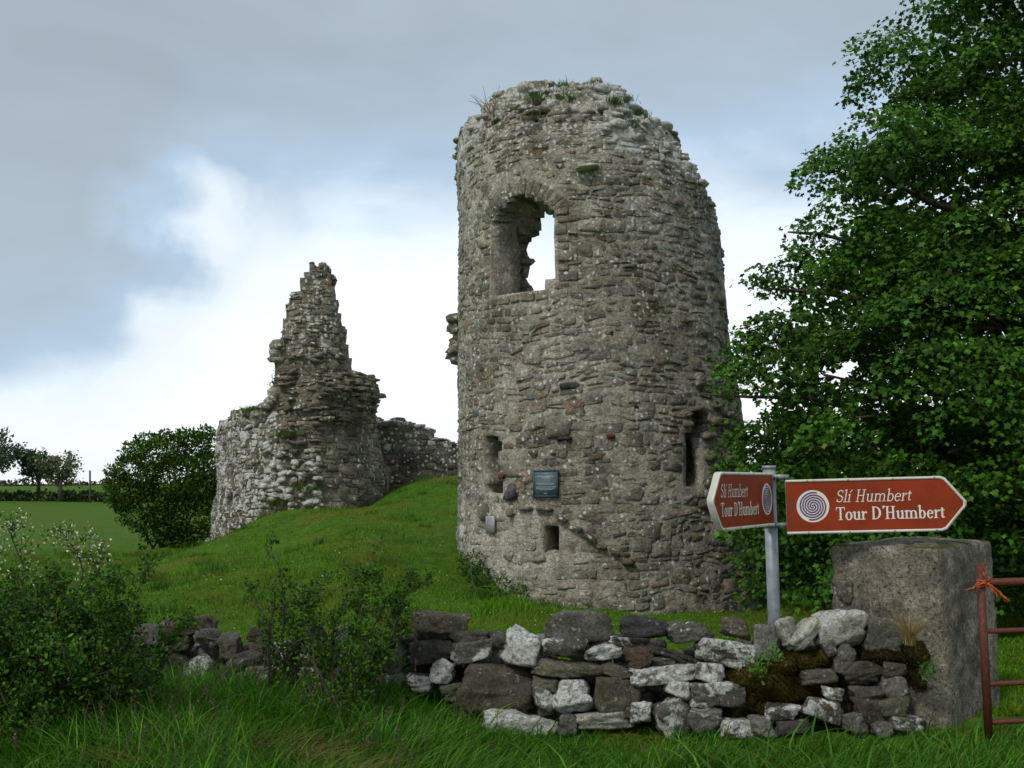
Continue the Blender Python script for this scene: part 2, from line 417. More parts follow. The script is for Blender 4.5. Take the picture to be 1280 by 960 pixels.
# ================================================================== masonry builder
def stone_batch(quads, surf, proud, tints, n_out=10, depth=0.07, gap=0.006, jit=0.17, edge=.55):
    """irregular faced blocks: quads (N,4,2) in wall coordinates -> list of (V, F, tint)"""
    Nn = len(quads)
    a = np.linspace(0, 2 * np.pi, n_out, endpoint=False)[None] + rng.uniform(-0.15, 0.15, (Nn, n_out))
    ex = rng.uniform(0.14, 0.42, (Nn, 1))
    sx = np.sign(np.cos(a)) * np.abs(np.cos(a)) ** ex; sy = np.sign(np.sin(a)) * np.abs(np.sin(a)) ** ex
    sx = sx * (1 + rng.uniform(-jit, jit * .3, sx.shape)); sy = sy * (1 + rng.uniform(-jit, jit * .3, sy.shape))
    def bil(s, t):
        s = (s + 1) / 2; t = (t + 1) / 2
        q = quads[:, None]
        return ((1 - s) * (1 - t))[..., None] * q[:, :, 0] + (s * (1 - t))[..., None] * q[:, :, 1] + (s * t)[..., None] * q[:, :, 2] + ((1 - s) * t)[..., None] * q[:, :, 3]
    w = np.linalg.norm(quads[:, 1] - quads[:, 0], axis=1)[:, None]; h = np.linalg.norm(quads[:, 3] - quads[:, 0], axis=1)[:, None]
    gx_, gy_ = 1 - 2 * gap / np.maximum(w, .05), 1 - 2 * gap / np.maximum(h, .05)
    o = bil(sx * gx_, sy * gy_)
    bev = np.minimum(0.018, 0.2 * h)
    i1 = bil(sx * np.maximum(gx_ - 2 * bev / w, .3), sy * np.maximum(gy_ - 2 * bev / h, .25))
    c = bil(rng.uniform(-.2, .2, (Nn, 1)), rng.uniform(-.2, .2, (Nn, 1)))
    pr = proud[:, None]
    tiltx, tilty = rng.normal(0, .007, (Nn, 1)), rng.normal(0, .008, (Nn, 1))
    nb = np.full((Nn, n_out), -depth)
    no = pr * edge + (edge - .55) * .014 + rng.uniform(-.007, .007, (Nn, n_out)) + tiltx * sx + tilty * sy
    ni = pr + rng.uniform(-.012, .012, (Nn, n_out)) + tiltx * sx + tilty * sy
    nc = pr + rng.uniform(-.004, .014, (Nn, 1))
    U = np.concatenate([o[..., 0], o[..., 0], i1[..., 0], c[..., 0]], 1)
    Vv = np.concatenate([o[..., 1], o[..., 1], i1[..., 1], c[..., 1]], 1)
    Nv = np.concatenate([nb, no, ni, nc], 1)
    XYZ = surf(U, Vv, Nv)
    j = np.arange(n_out); j2 = (j + 1) % n_out
    F4 = np.concatenate([np.stack([j + r * n_out, j2 + r * n_out, j2 + (r + 1) * n_out, j + (r + 1) * n_out], -1) for r in (0, 1)])
    F3 = np.stack([j + 2 * n_out, j2 + 2 * n_out, np.full(n_out, 3 * n_out)], -1)
    return [(XYZ[k], [F4, F3], tints[k]) for k in range(Nn)]

_bm = bmesh.new(); bmesh.ops.create_icosphere(_bm, subdivisions=1, radius=1.0)
ICO1 = (np.array([v.co[:] for v in _bm.verts]), np.array([[v.index for v in f.verts] for f in _bm.faces])); _bm.free()
_bm = bmesh.new(); bmesh.ops.create_icosphere(_bm, subdivisions=2, radius=1.0)
ICO2 = (np.array([v.co[:] for v in _bm.verts]), np.array([[v.index for v in f.verts] for f in _bm.faces])); _bm.free()
_bm = bmesh.new(); bmesh.ops.create_icosphere(_bm, subdivisions=4, radius=1.0)
ICO4 = (np.array([v.co[:] for v in _bm.verts]), np.array([[v.index for v in f.verts] for f in _bm.faces])); _bm.free()
def rock(c, size, axes, ico=ICO1, planes=9, rough=0.05, r=rng, boxy=0.5):
    """angular stone: a sphere cut by random planes, fitted to size along the given axes"""
    D, F = ico
    n = r.normal(size=(planes, 3)); n /= np.linalg.norm(n, axis=1, keepdims=True)
    dd = r.uniform(0.55, 0.95, planes)
    box = np.array([[1, 0, 0], [-1, 0, 0], [0, 1, 0], [0, -1, 0], [0, 0, 1], [0, 0, -1.0]]) + r.normal(0, .16, (6, 3))
    box /= np.linalg.norm(box, axis=1, keepdims=True)
    n = np.concatenate([n, box]); dd = np.concatenate([dd, r.uniform(0.55, 0.72, 6) if boxy > .3 else r.uniform(.7, .95, 6)])
    den = np.maximum(D @ n.T, 1e-3)
    rad = np.minimum(np.min(dd[None] / den, axis=1), 1.15)
    V = D * rad[:, None]
    if rough: o_ = r.uniform(0, 50, 3); V = V + D * (rough * fbm(V + o_, 2.4, 3, 4) - 1.1 * rough * np.abs(fbm(V * [1, 1, 1.8] + o_, 1.7, 29, 3)))[:, None]
    lo, hi = V.min(0), V.max(0)
    V = (V - (lo + hi) / 2) / (hi - lo)
    A = np.asarray(axes, float)
    return np.asarray(c) + (V * np.asarray(size)) @ A, F

def masonry(parent, surf, u0, u1, v0, v1, mask, nlay, tlay, mat, hue, du=0.11, dv=0.10, row=(0.09, 0.22), wid=(0.16, 0.5),
            core_col=(.17, .155, .125, .2), lich=lambda u, v: 0.25 + 0 * u, front=None, rubble=0.5, rub_size=(.12, .28), extra=None, n_sep=300, wrap=False, proudness=1.0, flush=-.003, ban=None, jumpers=.20, edge=.55, opening=None, side_size=.8):
    # --- core: cells kept where the wall still stands
    nu, nv = int(round((u1 - u0) / du)), int(round((v1 - v0) / dv))
    uc = u0 + (np.arange(nu) + .5) * (u1 - u0) / nu; vc = v0 + (np.arange(nv) + .5) * (v1 - v0) / nv
    UU, VV = np.meshgrid(uc, vc, indexing='ij')
    M = np.stack([mask(UU, VV, k) for k in range(nlay)], -1)
    Pd = np.zeros((nu + 2, nv + 2, nlay + 2), bool); Pd[1:-1, 1:-1, 1:-1] = M
    if wrap: Pd[0, 1:-1, 1:-1] = M[-1]; Pd[-1, 1:-1, 1:-1] = M[0]
    gu = u0 + np.arange(nu + 1) * (u1 - u0) / nu; gv = v0 + np.arange(nv + 1) * (v1 - v0) / nv
    gn = flush - np.arange(nlay + 1) * tlay
    A, B, C_ = np.meshgrid(gu, gv, gn, indexing='ij')
    X = surf(A, B, C_)
    fl = X.reshape(-1, 3)
    disp = np.stack([fbm(fl + s, 3.2, 3 + s, 3) for s in (0, 40, 80)], -1) * np.array([.075, .075, .06])
    surf_front = (C_.reshape(-1) > flush - .01)
    disp[surf_front] *= 0.18
    if wrap: disp[surf_front] += (np.array([0, -1.0, 0])[None] * .012 * vnoise(fl[surf_front], 1.1, 19)[:, None])
    X = (fl + disp)
    idx = np.arange((nu + 1) * (nv + 1) * (nlay + 1)).reshape(nu + 1, nv + 1, nlay + 1)
    if wrap: idx[-1] = idx[0]
    Fq = []
    c = Pd[1:-1, 1:-1, 1:-1]
    I, J, K = np.nonzero(c & ~Pd[1:-1, 1:-1, :-2]); Fq.append(np.stack([idx[I, J, K], idx[I + 1, J, K], idx[I + 1, J + 1, K], idx[I, J + 1, K]], -1))
    I, J, K = np.nonzero(c & ~Pd[1:-1, 1:-1, 2:]); Fq.append(np.stack([idx[I, J, K + 1], idx[I, J + 1, K + 1], idx[I + 1, J + 1, K + 1], idx[I + 1, J, K + 1]], -1))
    I, J, K = np.nonzero(c & ~Pd[:-2, 1:-1, 1:-1]); Fq.append(np.stack([idx[I, J, K], idx[I, J + 1, K], idx[I, J + 1, K + 1], idx[I, J, K + 1]], -1)); left = (I, J, K)
    I, J, K = np.nonzero(c & ~Pd[2:, 1:-1, 1:-1]); Fq.append(np.stack([idx[I + 1, J, K], idx[I + 1, J, K + 1], idx[I + 1, J + 1, K + 1], idx[I + 1, J + 1, K]], -1)); right = (I, J, K)
    I, J, K = np.nonzero(c & ~Pd[1:-1, :-2, 1:-1]); Fq.append(np.stack([idx[I, J, K], idx[I, J, K + 1], idx[I + 1, J, K + 1], idx[I + 1, J, K]], -1))
    I, J, K = np.nonzero(c & ~Pd[1:-1, 2:, 1:-1]); Fq.append(np.stack([idx[I, J + 1, K], idx[I + 1, J + 1, K], idx[I + 1, J + 1, K + 1], idx[I, J + 1, K + 1]], -1)); top = (I, J, K)
    Fq = np.concatenate(Fq)
    used = np.unique(Fq); rem = np.zeros(len(X), int); rem[used] = np.arange(len(used))
    cc = np.tile(np.array(core_col), (len(used), 1))
    cc[:, 3] = lich(A.reshape(-1)[used], B.reshape(-1)[used]) * 0.8
    mk('mortar_core', X[used], rem[Fq], mat, cc, parent, label='pale mortar and rubble between the stones')
    # --- facing stones in uneven courses
    quads = []
    v = v0
    while v < v1:
        hrow = rng.uniform(*row)
        u = u0 - rng.uniform(0, .3)
        while u < u1:
            w = rng.uniform(*wid) * (0.7 + 1.6 * hrow)
            if rng.random() < 0.22 and hrow > .13:
                s = rng.uniform(.35, .65) * hrow
                quads.append([[u, v], [u + w, v], [u + w, v + s], [u, v + s]])
                if rng.random() < .5:
                    quads.append([[u, v + s], [u + w, v + s], [u + w, v + hrow], [u, v + hrow]])
                else:
                    m_ = u + w * rng.uniform(.35, .65)
                    quads.append([[u, v + s], [m_, v + s], [m_, v + hrow], [u, v + hrow]])
                    quads.append([[m_, v + s], [u + w, v + s], [u + w, v + hrow], [m_, v + hrow]])
            else:
                quads.append([[u, v], [u + w, v], [u + w, v + hrow], [u, v + hrow]])
            u += w
        v += hrow
    nj = int(len(quads) * jumpers)          # larger stones that break the courses
    for k in range(nj):
        a_, b_ = rng.uniform(u0, u1), rng.uniform(v0, v1); w = rng.uniform(wid[0] * 1.3, wid[1] * 1.05); h = min(w * rng.uniform(.4, .9), row[1] * 1.7)
        quads.append([[a_, b_], [a_ + w, b_], [a_ + w, b_ + h], [a_, b_ + h]])
    isj = np.arange(len(quads)) >= len(quads) - nj
    Q = np.array(quads)
    # uneven beds: warp the courses, then jitter each corner
    q3 = np.concatenate([Q, np.zeros(Q.shape[:2] + (1,))], -1)
    wv = 0.07 * vnoise(q3, .7, 31) + 0.06 * vnoise(q3, 3.1, 32)
    wu = 0.06 * vnoise(q3, 1.9, 33)
    Q = Q + np.stack([wu, wv], -1) + rng.normal(0, .011, Q.shape)
    ro = rng.normal(0, .05, len(Q)); cq = Q.mean(1, keepdims=True); dq = Q - cq
    Q = cq + np.stack([dq[..., 0] * np.cos(ro)[:, None] - dq[..., 1] * np.sin(ro)[:, None], dq[..., 0] * np.sin(ro)[:, None] + dq[..., 1] * np.cos(ro)[:, None]], -1)
    ctr = Q.mean(1); small = ctr[:, None] + (Q - ctr[:, None]) * .55
    ok = mask(ctr[:, 0], ctr[:, 1], 0)
    for k in range(4): ok &= mask(small[:, k, 0], small[:, k, 1], 0)
    if front is not None: ok &= front(ctr[:, 0], ctr[:, 1])
    if opening is not None:
        for k in range(4): ok &= ~opening(Q[:, k, 0], Q[:, k, 1], 0)
        for k in range(4): ok &= ~opening((Q[:, k, 0] + Q[:, (k + 1) % 4, 0]) / 2, (Q[:, k, 1] + Q[:, (k + 1) % 4, 1]) / 2, 0)
        ok &= ~opening(ctr[:, 0], ctr[:, 1], 0)
    if ban is not None:
        ok &= ~ban(ctr[:, 0], ctr[:, 1])
    ok &= rng.random(len(Q)) > 0.05
    Q = Q[ok]; ctr = ctr[ok]; isj = isj[ok]
    tints = hue(ctr[:, 0], ctr[:, 1], len(Q))
    tints[:, 3] = np.clip(lich(ctr[:, 0], ctr[:, 1]) + rng.normal(0, .10, len(Q)), 0, 1)
    proud = (rng.uniform(0.001, 0.015, len(Q)) + isj * .008 + (rng.random(len(Q)) < .05) * rng.uniform(.012, .04, len(Q))) * proudness
    pieces = stone_batch(Q, surf, proud, tints, edge=edge)
    # --- loose stones along every broken edge
    e = 1e-2
    def edge_rocks(IJK, kind, p):
        I, J, K = IJK
        sel = rng.random(len(I)) < p
        I, J, K = I[sel], J[sel], K[sel]
        if not len(I): return
        uu = uc[I] + (0 if kind == 'top' else (-.4 if kind == 'left' else .4)) * du + rng.normal(0, .04, len(I))
        vv = vc[J] + (.35 * dv if kind == 'top' else 0) + rng.normal(0, .04, len(I)); nn = flush - (K + .5) * tlay + rng.normal(0, .04, len(I))
        f = np.ones(len(uu), bool)
        if front is not None: f &= front(uu, vv)
        if opening is not None:
            for a_ in (-.16, 0, .16):
                for b_ in (-.14, 0, .14): f &= ~opening(uu + a_, vv + b_, 0)
        uu, vv, nn = uu[f], vv[f], nn[f]
        if not len(uu): return
        p0 = surf(uu, vv, nn); pu = surf(uu + e, vv, nn) - p0; pn = surf(uu, vv, nn + e) - p0
        for i in range(len(uu)):
            a = pu[i] / np.linalg.norm(pu[i]); b = pn[i] / np.linalg.norm(pn[i])
            t = rng.normal(0, .25); a2 = a * math.cos(t) + b * math.sin(t); b2 = -a * math.sin(t) + b * math.cos(t)
            z = np.cross(a2, b2); tl = rng.normal(0, .12); z = z + a2 * tl
            w = rng.uniform(*rub_size) * (1 if kind == 'top' else side_size)
            V, F = rock(p0[i], (w * 1.25, w * rng.uniform(.8, 1.2), w * rng.uniform(.35, .65)), (a2, b2, z / np.linalg.norm(z)), ICO2, planes=10, rough=.07)
            t_ = hue(uu[i:i + 1], vv[i:i + 1], 1)[0]; t_[3] = np.clip(lich(uu[i:i + 1], vv[i:i + 1])[0] + (.06 if kind == 'top' else 0) + rng.normal(0, .16), 0, 1)
            pieces.append((V, F, t_))
    if rubble:
        edge_rocks(top, 'top', min(1, rubble * 1.6)); edge_rocks(left, 'left', rubble * .45); edge_rocks(right, 'right', rubble * .45)
    if extra: pieces.extend(extra)
    finish_stones(parent, pieces, mat, n_sep)

def finish_stones(parent, pieces, mat, n_sep=300, name='stone'):
    """the pieces that show largest become objects of their own, the rest one joined part"""
    area = np.zeros(len(pieces))
    for k, (V, F, t) in enumerate(pieces):
        q = proj(V); lo, hi = q.min(0), q.max(0); c = (lo + hi) / 2
        a = (hi[0] - lo[0]) * (hi[1] - lo[1])
        if not (0 < c[0] < 1280 and 0 < c[1] < 960): a = 0
        area[k] = a
    # prefer stones that face the camera
    base = np.array([p[0].mean(0) for p in pieces])
    order = np.argsort(-area)
    sep = set(order[:n_sep].tolist())
    acc = Acc()
    for k, (V, F, t) in enumerate(pieces):
        if k in sep and area[k] > 0:
            mk(name, V, F, mat, np.asarray(t), parent)
        else: acc.add(V, F, t)
    if acc.n: acc.build('small_stones', mat, parent, kind='stuff')

def palette(cols, wts, spread=.10):
    cols = np.array(cols); wts = np.array(wts) / np.sum(wts)
    def f(u, v, n):
        k = rng.choice(len(cols), n, p=wts)
        c = cols[k] * np.exp(rng.normal(0, spread, (n, 1))) * (1 + rng.normal(0, .03, (n, 3)))
        return np.concatenate([np.clip(c, .01, .8), np.zeros((n, 1))], 1)
    return f

# ================================================================== round tower
T_D = 20.2
AX = P(750, 600, T_D); AX[2] = 0
R0 = 2.52
def t_rad(th, z):
    s = np.sin(th)
    r = R0 - 0.050 * np.maximum(z, 0) * sstep(-0.1, 0.9, s) - 0.010 * np.maximum(z, 0) * sstep(0.1, -0.9, s)
    r = r + 0.10 * sstep(0.9, -0.4, z) + 0.10 * sstep(0.6, .95, s) * sstep(4.2, 2.9, z) * sstep(1, 2.4, z)
    return r
def t_surf(u, v, n):
    th = u / R0
    r = t_rad(th, v) + n
    r = r + 0.035 * vnoise(np.stack([u, v, 0 * u], -1), 0.8, 77)
    return np.stack([AX[0] + r * np.sin(th), AX[1] - r * np.cos(th), v + 0 * r], -1)
def t_hit(px, py, dr=0.0):
    """wall coordinates (u, z) of the tower face seen at a pixel"""
    o, d = ray(px, py); r = R0 + dr
    for it in range(6):
        oc = o[:2] - AX[:2]; a = d[:2] @ d[:2]; b = oc @ d[:2]; c = oc @ oc - r * r
        disc = b * b - a * c
        t = (-b - math.sqrt(max(disc, 0))) / a
        p = o + d * t
        th = math.atan2(p[0] - AX[0], -(p[1] - AX[1]))
        r = float(t_rad(np.array(th), np.array(p[2]))) + dr
    return th * R0, p[2]
out_pts = [(574, 168), (600, 156), (640, 150), (700, 152), (745, 149), (785, 160), (812, 184), (850, 199), (876, 223), (894, 262)]
in_pts = [(578, 166), (600, 148), (625, 126), (655, 115), (700, 110), (760, 115), (800, 147), (850, 183), (876, 210), (893, 248)]
zo = np.array([t_hit(*p) for p in out_pts]); zi = np.array([t_hit(p[0], p[1], -.75) for p in in_pts])
_thl, _thr = zo[0, 0], zo[-1, 0]
def ring(arr):
    u = np.concatenate([[-math.pi * R0, -2.3 * R0, -1.75 * R0], arr[:, 0], [1.62 * R0, 1.9 * R0, 2.4 * R0, math.pi * R0]])
    z = np.concatenate([[2.6, 3.0, arr[0, 1] - 1.6], arr[:, 1], [arr[-1, 1] - 1.6, 4.3, 3.0, 2.6]])
    return u, z
zo_u, zo_z = ring(zo); zi_u, zi_z = ring(zi)
def steps(v, h, seed): 
    k = np.floor(v / h).astype(int); return h3(k, k * 0 + seed, k * 0, seed) * 2 - 1
win = dict(l=t_hit(613, 320)[0], r=t_hit(696, 320)[0], b=t_hit(650, 366)[1], s=t_hit(655, 270)[1], a=t_hit(655, 244)[1])
slit1 = (t_hit(609, 580)[0], t_hit(627, 580)[0], t_hit(617, 614)[1], t_hit(617, 544)[1])
slit2 = (t_hit(856, 570)[0], t_hit(876, 570)[0], t_hit(866, 608)[1], t_hit(866, 538)[1])
slit2b = (t_hit(864, 525)[0], t_hit(886, 525)[0], t_hit(866, 540)[1], t_hit(866, 516)[1])
port = (t_hit(682, 678)[0], t_hit(701, 678)[0], t_hit(691, 694)[1], t_hit(691, 660)[1])
def t_open(u, v, k):
    kk = float(k)
    wl_ = win['l'] + .05 * steps(v, .19, 3) - 0.00 * kk; wr_ = win['r'] - .04 * (steps(v, .17, 4) > .1)
    if k >= 3: wl_ = wl_ - .44 + .09 * steps(v, .19, 8) + .18 * sstep(win['b'] + 1.1, win['b'], v)
    mid = (win['l'] + win['r']) / 2; hw = (win['r'] - win['l']) / 2
    x = np.clip(np.abs(u - mid) / hw, 0, 1)
    top = win['s'] + (win['a'] - win['s']) * (1 - x ** 1.8) - (.02 if k >= 3 else 0) - (.07 * (steps(u, .2, 12) > 0) if k >= 3 else 0)
    bot = win['b'] + .16 * (u > win['r'] - .22) - (0.0 if k < 3 else .05)
    o = (u > wl_) & (u < wr_) & (v > bot) & (v < top)
    g = .10 * kk
    o |= (u > slit1[0] + .02 * steps(v, .16, 5)) & (u < slit1[1] + .02 * kk + .02 * steps(v, .14, 6)) & (k < 4) & (v > slit1[2]) & (v < slit1[3])
    o |= (u > slit2[0] - g * .3 + .015 * steps(v, .2, 7)) & (u < slit2[1] + g + .05 * steps(v, .22, 9)) & (v > slit2[2]) & (v < slit2[3])
    o |= (u > slit2b[0]) & (u < slit2b[1] + .05 * steps(v, .12, 9)) & (v > slit2b[2] - .05) & (v < slit2b[3]) & (k < 2)
    o |= (u > port[0]) & (u < port[1] + g * .4) & (v > port[2]) & (v < port[3])
    return o
def t_mask(u, v, k):
    a = np.interp(u, zo_u, zo_z); b = np.interp(u, zi_u, zi_z)
    j = .07 * steps(u, .24, 21 + k) + .05 * steps(u, .09, 51 + k)
    top = a + (b - a) * min(k / 3.0, 1.0) + j - (.15 if k == 4 else 0)
    return (v < top) & ~t_open(u, v, k)
diag = np.array([t_hit(*p) for p in ((600, 640), (650, 634), (690, 638), (715, 655), (745, 675), (770, 692), (790, 720), (800, 765))])
def repaired(u, v):      # lower face rebuilt in paler squared stone
    return sstep(.06, -.06, v - np.interp(u, diag[:, 0], diag[:, 1], left=diag[0, 1], right=-5)) * (u > diag[0, 0] - .35)
TOWER_PAL = palette([(.30, .283, .242), (.255, .243, .21), (.345, .327, .282), (.195, .188, .167), (.31, .262, .19), (.26, .20, .16), (.17, .17, .172)], [36, 24, 18, 10, 6, 3, 3], .10)
def t_hue(u, v, n):
    c = TOWER_PAL(u, v, n)
    rp = repaired(u, v)[:, None]
    c[:, :3] = c[:, :3] * (1 - .6 * rp) + np.array([.33, .312, .265]) * .6 * rp
    return c
def t_lich(u, v):
    th = u / R0
    l = .16 + .30 * sstep(-.55, -1.25, th) + .34 * sstep(5.0, 7.6, v)
    a = np.interp(u, zo_u, zo_z)
    l = l + .22 * sstep(.35, -.05, a - v) * (np.abs(th) < 1.3)
    l = l + .34 * sstep(.55, .0, a - v) * sstep(-.15, .25, th) * sstep(1.15, .85, th)
    pu, pv = t_hit(765, 168)
    l = l + .95 * np.exp(-((((u - pu) / .50) ** 2 + ((v - pv + .45 * (u - pu)) / .24) ** 2) ** 2))
    return np.clip(l - .10 * repaired(u, v), 0, 1)
tower = empty('round_tower', (AX[0], AX[1], gz(AX[0], AX[1])), 'tall ruined round stone tower with arched window and broken top', 'tower')
extra = []
# arch stones over the big window
mid, hw = (win['l'] + win['r']) / 2, (win['r'] - win['l']) / 2
arch = np.array([(mid + hw * t, win['s'] + (win['a'] - win['s']) * (1 - abs(t) ** 1.8)) for t in np.linspace(-1.02, 1.02, 60)])
al = np.concatenate([[0], np.cumsum(np.linalg.norm(np.diff(arch, axis=0), axis=1))])
cuts = np.linspace(0, al[-1], 15)
qs = []
for a, b in zip(cuts[:-1], cuts[1:]):
    p = [np.array([np.interp(s, al, arch[:, i]) for i in (0, 1)]) for s in (a, b)]
    tang = p[1] - p[0]; nn = np.array([-tang[1], tang[0]]); nn /= np.linalg.norm(nn)
    ln = rng.uniform(.24, .32)
    ce = np.array([mid, win['s'] - .35]); d0 = (p[0] - ce) / np.linalg.norm(p[0] - ce); d1 = (p[1] - ce) / np.linalg.norm(p[1] - ce)
    qs.append([p[0] + d0 * .015, p[1] + d1 * .015, p[1] + d1 * ln, p[0] + d0 * ln])
qs = np.array(qs)
tt = t_hue(qs[:, 0, 0], qs[:, 0, 1], len(qs)); tt[:, :3] = tt[:, :3] * .5 + np.array([.20, .185, .145]) * .5; tt[:, 3] = .35
extra += stone_batch(qs, t_surf, np.full(len(qs), .022), tt, depth=.12, gap=.006, jit=.05)
qq = []
for side, ue in ((-1, win['l']), (1, win['r'])):
    v_ = win['b'] - .02
    kq = 0
    while v_ < win['s'] - .02:
        hq = rng.uniform(.12, .21); lq = (.34 if kq % 2 else .19) * rng.uniform(.85, 1.15); off = .012 - .05 * (kq % 2 == 0) * (side > 0) * (rng.random() < .7)
        a_, b_ = (ue - lq, ue - off) if side < 0 else (ue + off, ue + lq)
        qq.append([[a_, v_], [b_, v_], [b_, v_ + hq], [a_, v_ + hq]]); v_ += hq; kq += 1
u_ = win['l'] - .1
while u_ < win['r']:
    lq = rng.uniform(.2, .4); qq.append([[u_, win['b'] - .16], [u_ + lq, win['b'] - .16], [u_ + lq, win['b'] - .01], [u_, win['b'] - .01]]); u_ += lq
qq = np.array(qq); tt = t_hue(qq[:, 0, 0], qq[:, 0, 1], len(qq)); tt[:, :3] = tt[:, :3] * .5 + np.array([.27, .25, .2]) * .5; tt[:, 3] = .3
extra += stone_batch(qq, t_surf, rng.uniform(.012, .03, len(qq)), tt, depth=.2, gap=.006, jit=.06)
# projecting ledge stones along the repair line, loose corbels, one white slab
def t_rock(px, py, w, h, d, out, tint, tilt=0.0, planes=7):
    u, v = t_hit(px, py); c = t_surf(np.array(u), np.array(v), np.array(out))
    th = u / R0; a = np.array([math.cos(th), math.sin(th), 0]); b = np.array([math.sin(th), -math.cos(th), 0]); z = np.array([0, 0, 1.0])
    a, z = a * math.cos(tilt) + z * math.sin(tilt), z * math.cos(tilt) - a * math.sin(tilt)
    V, F = rock(c, (w, d, h), (a, b, z), ICO2, planes, .03)
    extra.append((V, F, np.array(tint)))
for px, py, w, h, t in ((660, 636, .26, .07, 0), (682, 637, .30, .06, -.05), (703, 648, .22, .08, -.5), (720, 661, .24, .09, -.3), (738, 672, .22, .10, -.6), (752, 684, .18, .09, -.2), (768, 690, .2, .1, -.5), (784, 702, .2, .12, 0), (641, 640, .14, .16, .3)):
    t_rock(px, py, w, h, .22, .03, (.20, .185, .15, .3), t)
t_rock(735, 211, .40, .085, .34, .06, (.46, .45, .38, .75), .06)
t_rock(640, 615, .26, .30, .2, .0, (.11, .11, .11, .1)); t_rock(605, 640, .3, .34, .2, 0, (.20, .18, .15, .2)); t_rock(712, 482, .32, .13, .15, 0, (.085, .085, .09, 0))
t_rock(630, 595, .13, .11, .12, .02, (.24, .11, .06, 0)); t_rock(763, 545, .14, .08, .12, .02, (.21, .10, .06, 0)); t_rock(706, 548, .25, .08, .15, .02, (.10, .10, .105, 0))
for k in range(20):          # broken stones on the right of the slit and on the weathered right flank
    px, py = rng.uniform(880, 918), rng.uniform(505, 640)
    t_rock(px, py, rng.uniform(.22, .42), rng.uniform(.10, .20), .3, rng.uniform(-.12, -.02), (.22, .203, .17, .1), rng.normal(0, .1))
for px, py, w, h in ((858, 531, .22, .15), (856, 519, .18, .13), (868, 511, .3, .1)): t_rock(px, py, w, h, .3, -.04, (.25, .23, .19, .2))
for th, zz in ((-1.62, 0), (-1.70, .1), (-1.66, .22), (-1.72, .34), (-1.63, .42), (-1.68, -.12), (-1.72, .16), (-1.6, .3), (-1.64, -.22), (-1.6, .55)):      # toothing stones left on the flank where a wall joined
    z0 = P(560, 425, T_D + .4)[2] - .2 + zz
    c = t_surf(np.array(th * R0), np.array(z0), np.array(-.08 + .10 * rng.random()))
    a = np.array([math.cos(th), math.sin(th), 0]); b = np.array([math.sin(th), -math.cos(th), 0])
    V, F = rock(c + rng.normal(0, .03, 3), (rng.uniform(.25, .5), rng.uniform(.4, .6), rng.uniform(.14, .28)), (a, b, (rng.normal(0, .2), 0, 1)), ICO2, 9, .07); extra.append((V, F, np.array((.24, .22, .18, .5))))
u_lim = 1.75
def t_ban(u, v):      # face kept clear for the arch stones
    jamb = (np.abs(np.abs(u - mid) - hw) < .20) & (v > win['b'] - .1) & (v < win['s'] + .05)
    sill = (np.abs(u - mid) < hw + .05) & (np.abs(v - win['b'] + .09) < .10)
    return jamb | sill | (np.abs(u - mid) < hw + .14) & (v > win['s'] - .08) & (v < win['s'] + (win['a'] - win['s']) * (1 - np.clip(np.abs(u - mid) / (hw * 1.25), 0, 1) ** 1.8) + .30)
masonry(tower, t_surf, -math.pi * R0, math.pi * R0, -1.0, 9.8, t_mask, 5, 0.21, M_TOWER, t_hue, row=(.075, .20), wid=(.15, .44), ban=t_ban, opening=t_open, flush=.002, edge=.25, proudness=.95, du=.085, dv=.085,
        core_col=(.40, .383, .335, .2), lich=t_lich, front=lambda u, v: np.abs(u / R0) < u_lim, rubble=.60, rub_size=(.11, .29), extra=extra, wrap=True)

# ================================================================== second ruin on the mound
rp = [(268, 33.6), (271, 31.6), (280, 30.1), (298, 29.0), (318, 28.4), (345, 28.1), (375, 27.9), (402, 27.8), (425, 28.0), (450, 28.6), (472, 29.5), (486, 30.8), (492, 32.5)]
PX = np.array([p[0] for p in rp], float)
PATH = np.array([P(p[0], 600, p[1])[:2] for p in rp])
_s = np.concatenate([[0], np.cumsum(np.linalg.norm(np.diff(PATH, axis=0), axis=1))])
_sf = np.linspace(0, _s[-1], 240)
_pf = np.stack([np.interp(_sf, _s, PATH[:, i]) for i in (0, 1)], -1)
for it in range(14): _pf[1:-1] = (_pf[:-2] + 2 * _pf[1:-1] + _pf[2:]) / 4
_tf = np.gradient(_pf, axis=0); _tf /= np.linalg.norm(_tf, axis=1, keepdims=True)
_nf = np.stack([_tf[:, 1], -_tf[:, 0]], -1)
def r_u(px): return np.interp(px, PX, _s)
def r_d(px): return np.interp(px, PX, [p[1] for p in rp])
def r_z(px, py): return P(px, py, float(r_d(px)))[2]
r_top = [(268, 545), (272, 530), (278, 522), (300, 517), (320, 508), (336, 500), (338, 486), (338, 440), (343, 428), (348, 402), (358, 372), (374, 345), (384, 331), (402, 328), (414, 332), (421, 345), (425, 372), (434, 395), (440, 420), (446, 448), (448, 462), (460, 465), (470, 474), (476, 505), (480, 540), (486, 580), (492, 600)]
RTU = np.array([r_u(p[0]) for p in r_top]); RTZ = np.array([r_z(*p) for p in r_top])
z_ledge, z_low = r_z(450, 492), r_z(440, 535)
def r_bulge(u, v):
    right = sstep(r_u(385), r_u(430), u)
    b = .14 * np.exp(-((v - z_ledge - .12) / .30) ** 2) * sstep(r_u(370), r_u(410), u)
    b = b - .10 * np.exp(-((v - z_low) / .5) ** 2) * right
    b = b + .05 * sstep(1.9, .8, v) * sstep(r_u(330), r_u(300), u)
    up = sstep(z_ledge + .25, z_ledge + .5, v)
    return b - .16 * up * (1 - .5 * sstep(r_u(400), r_u(380), u))
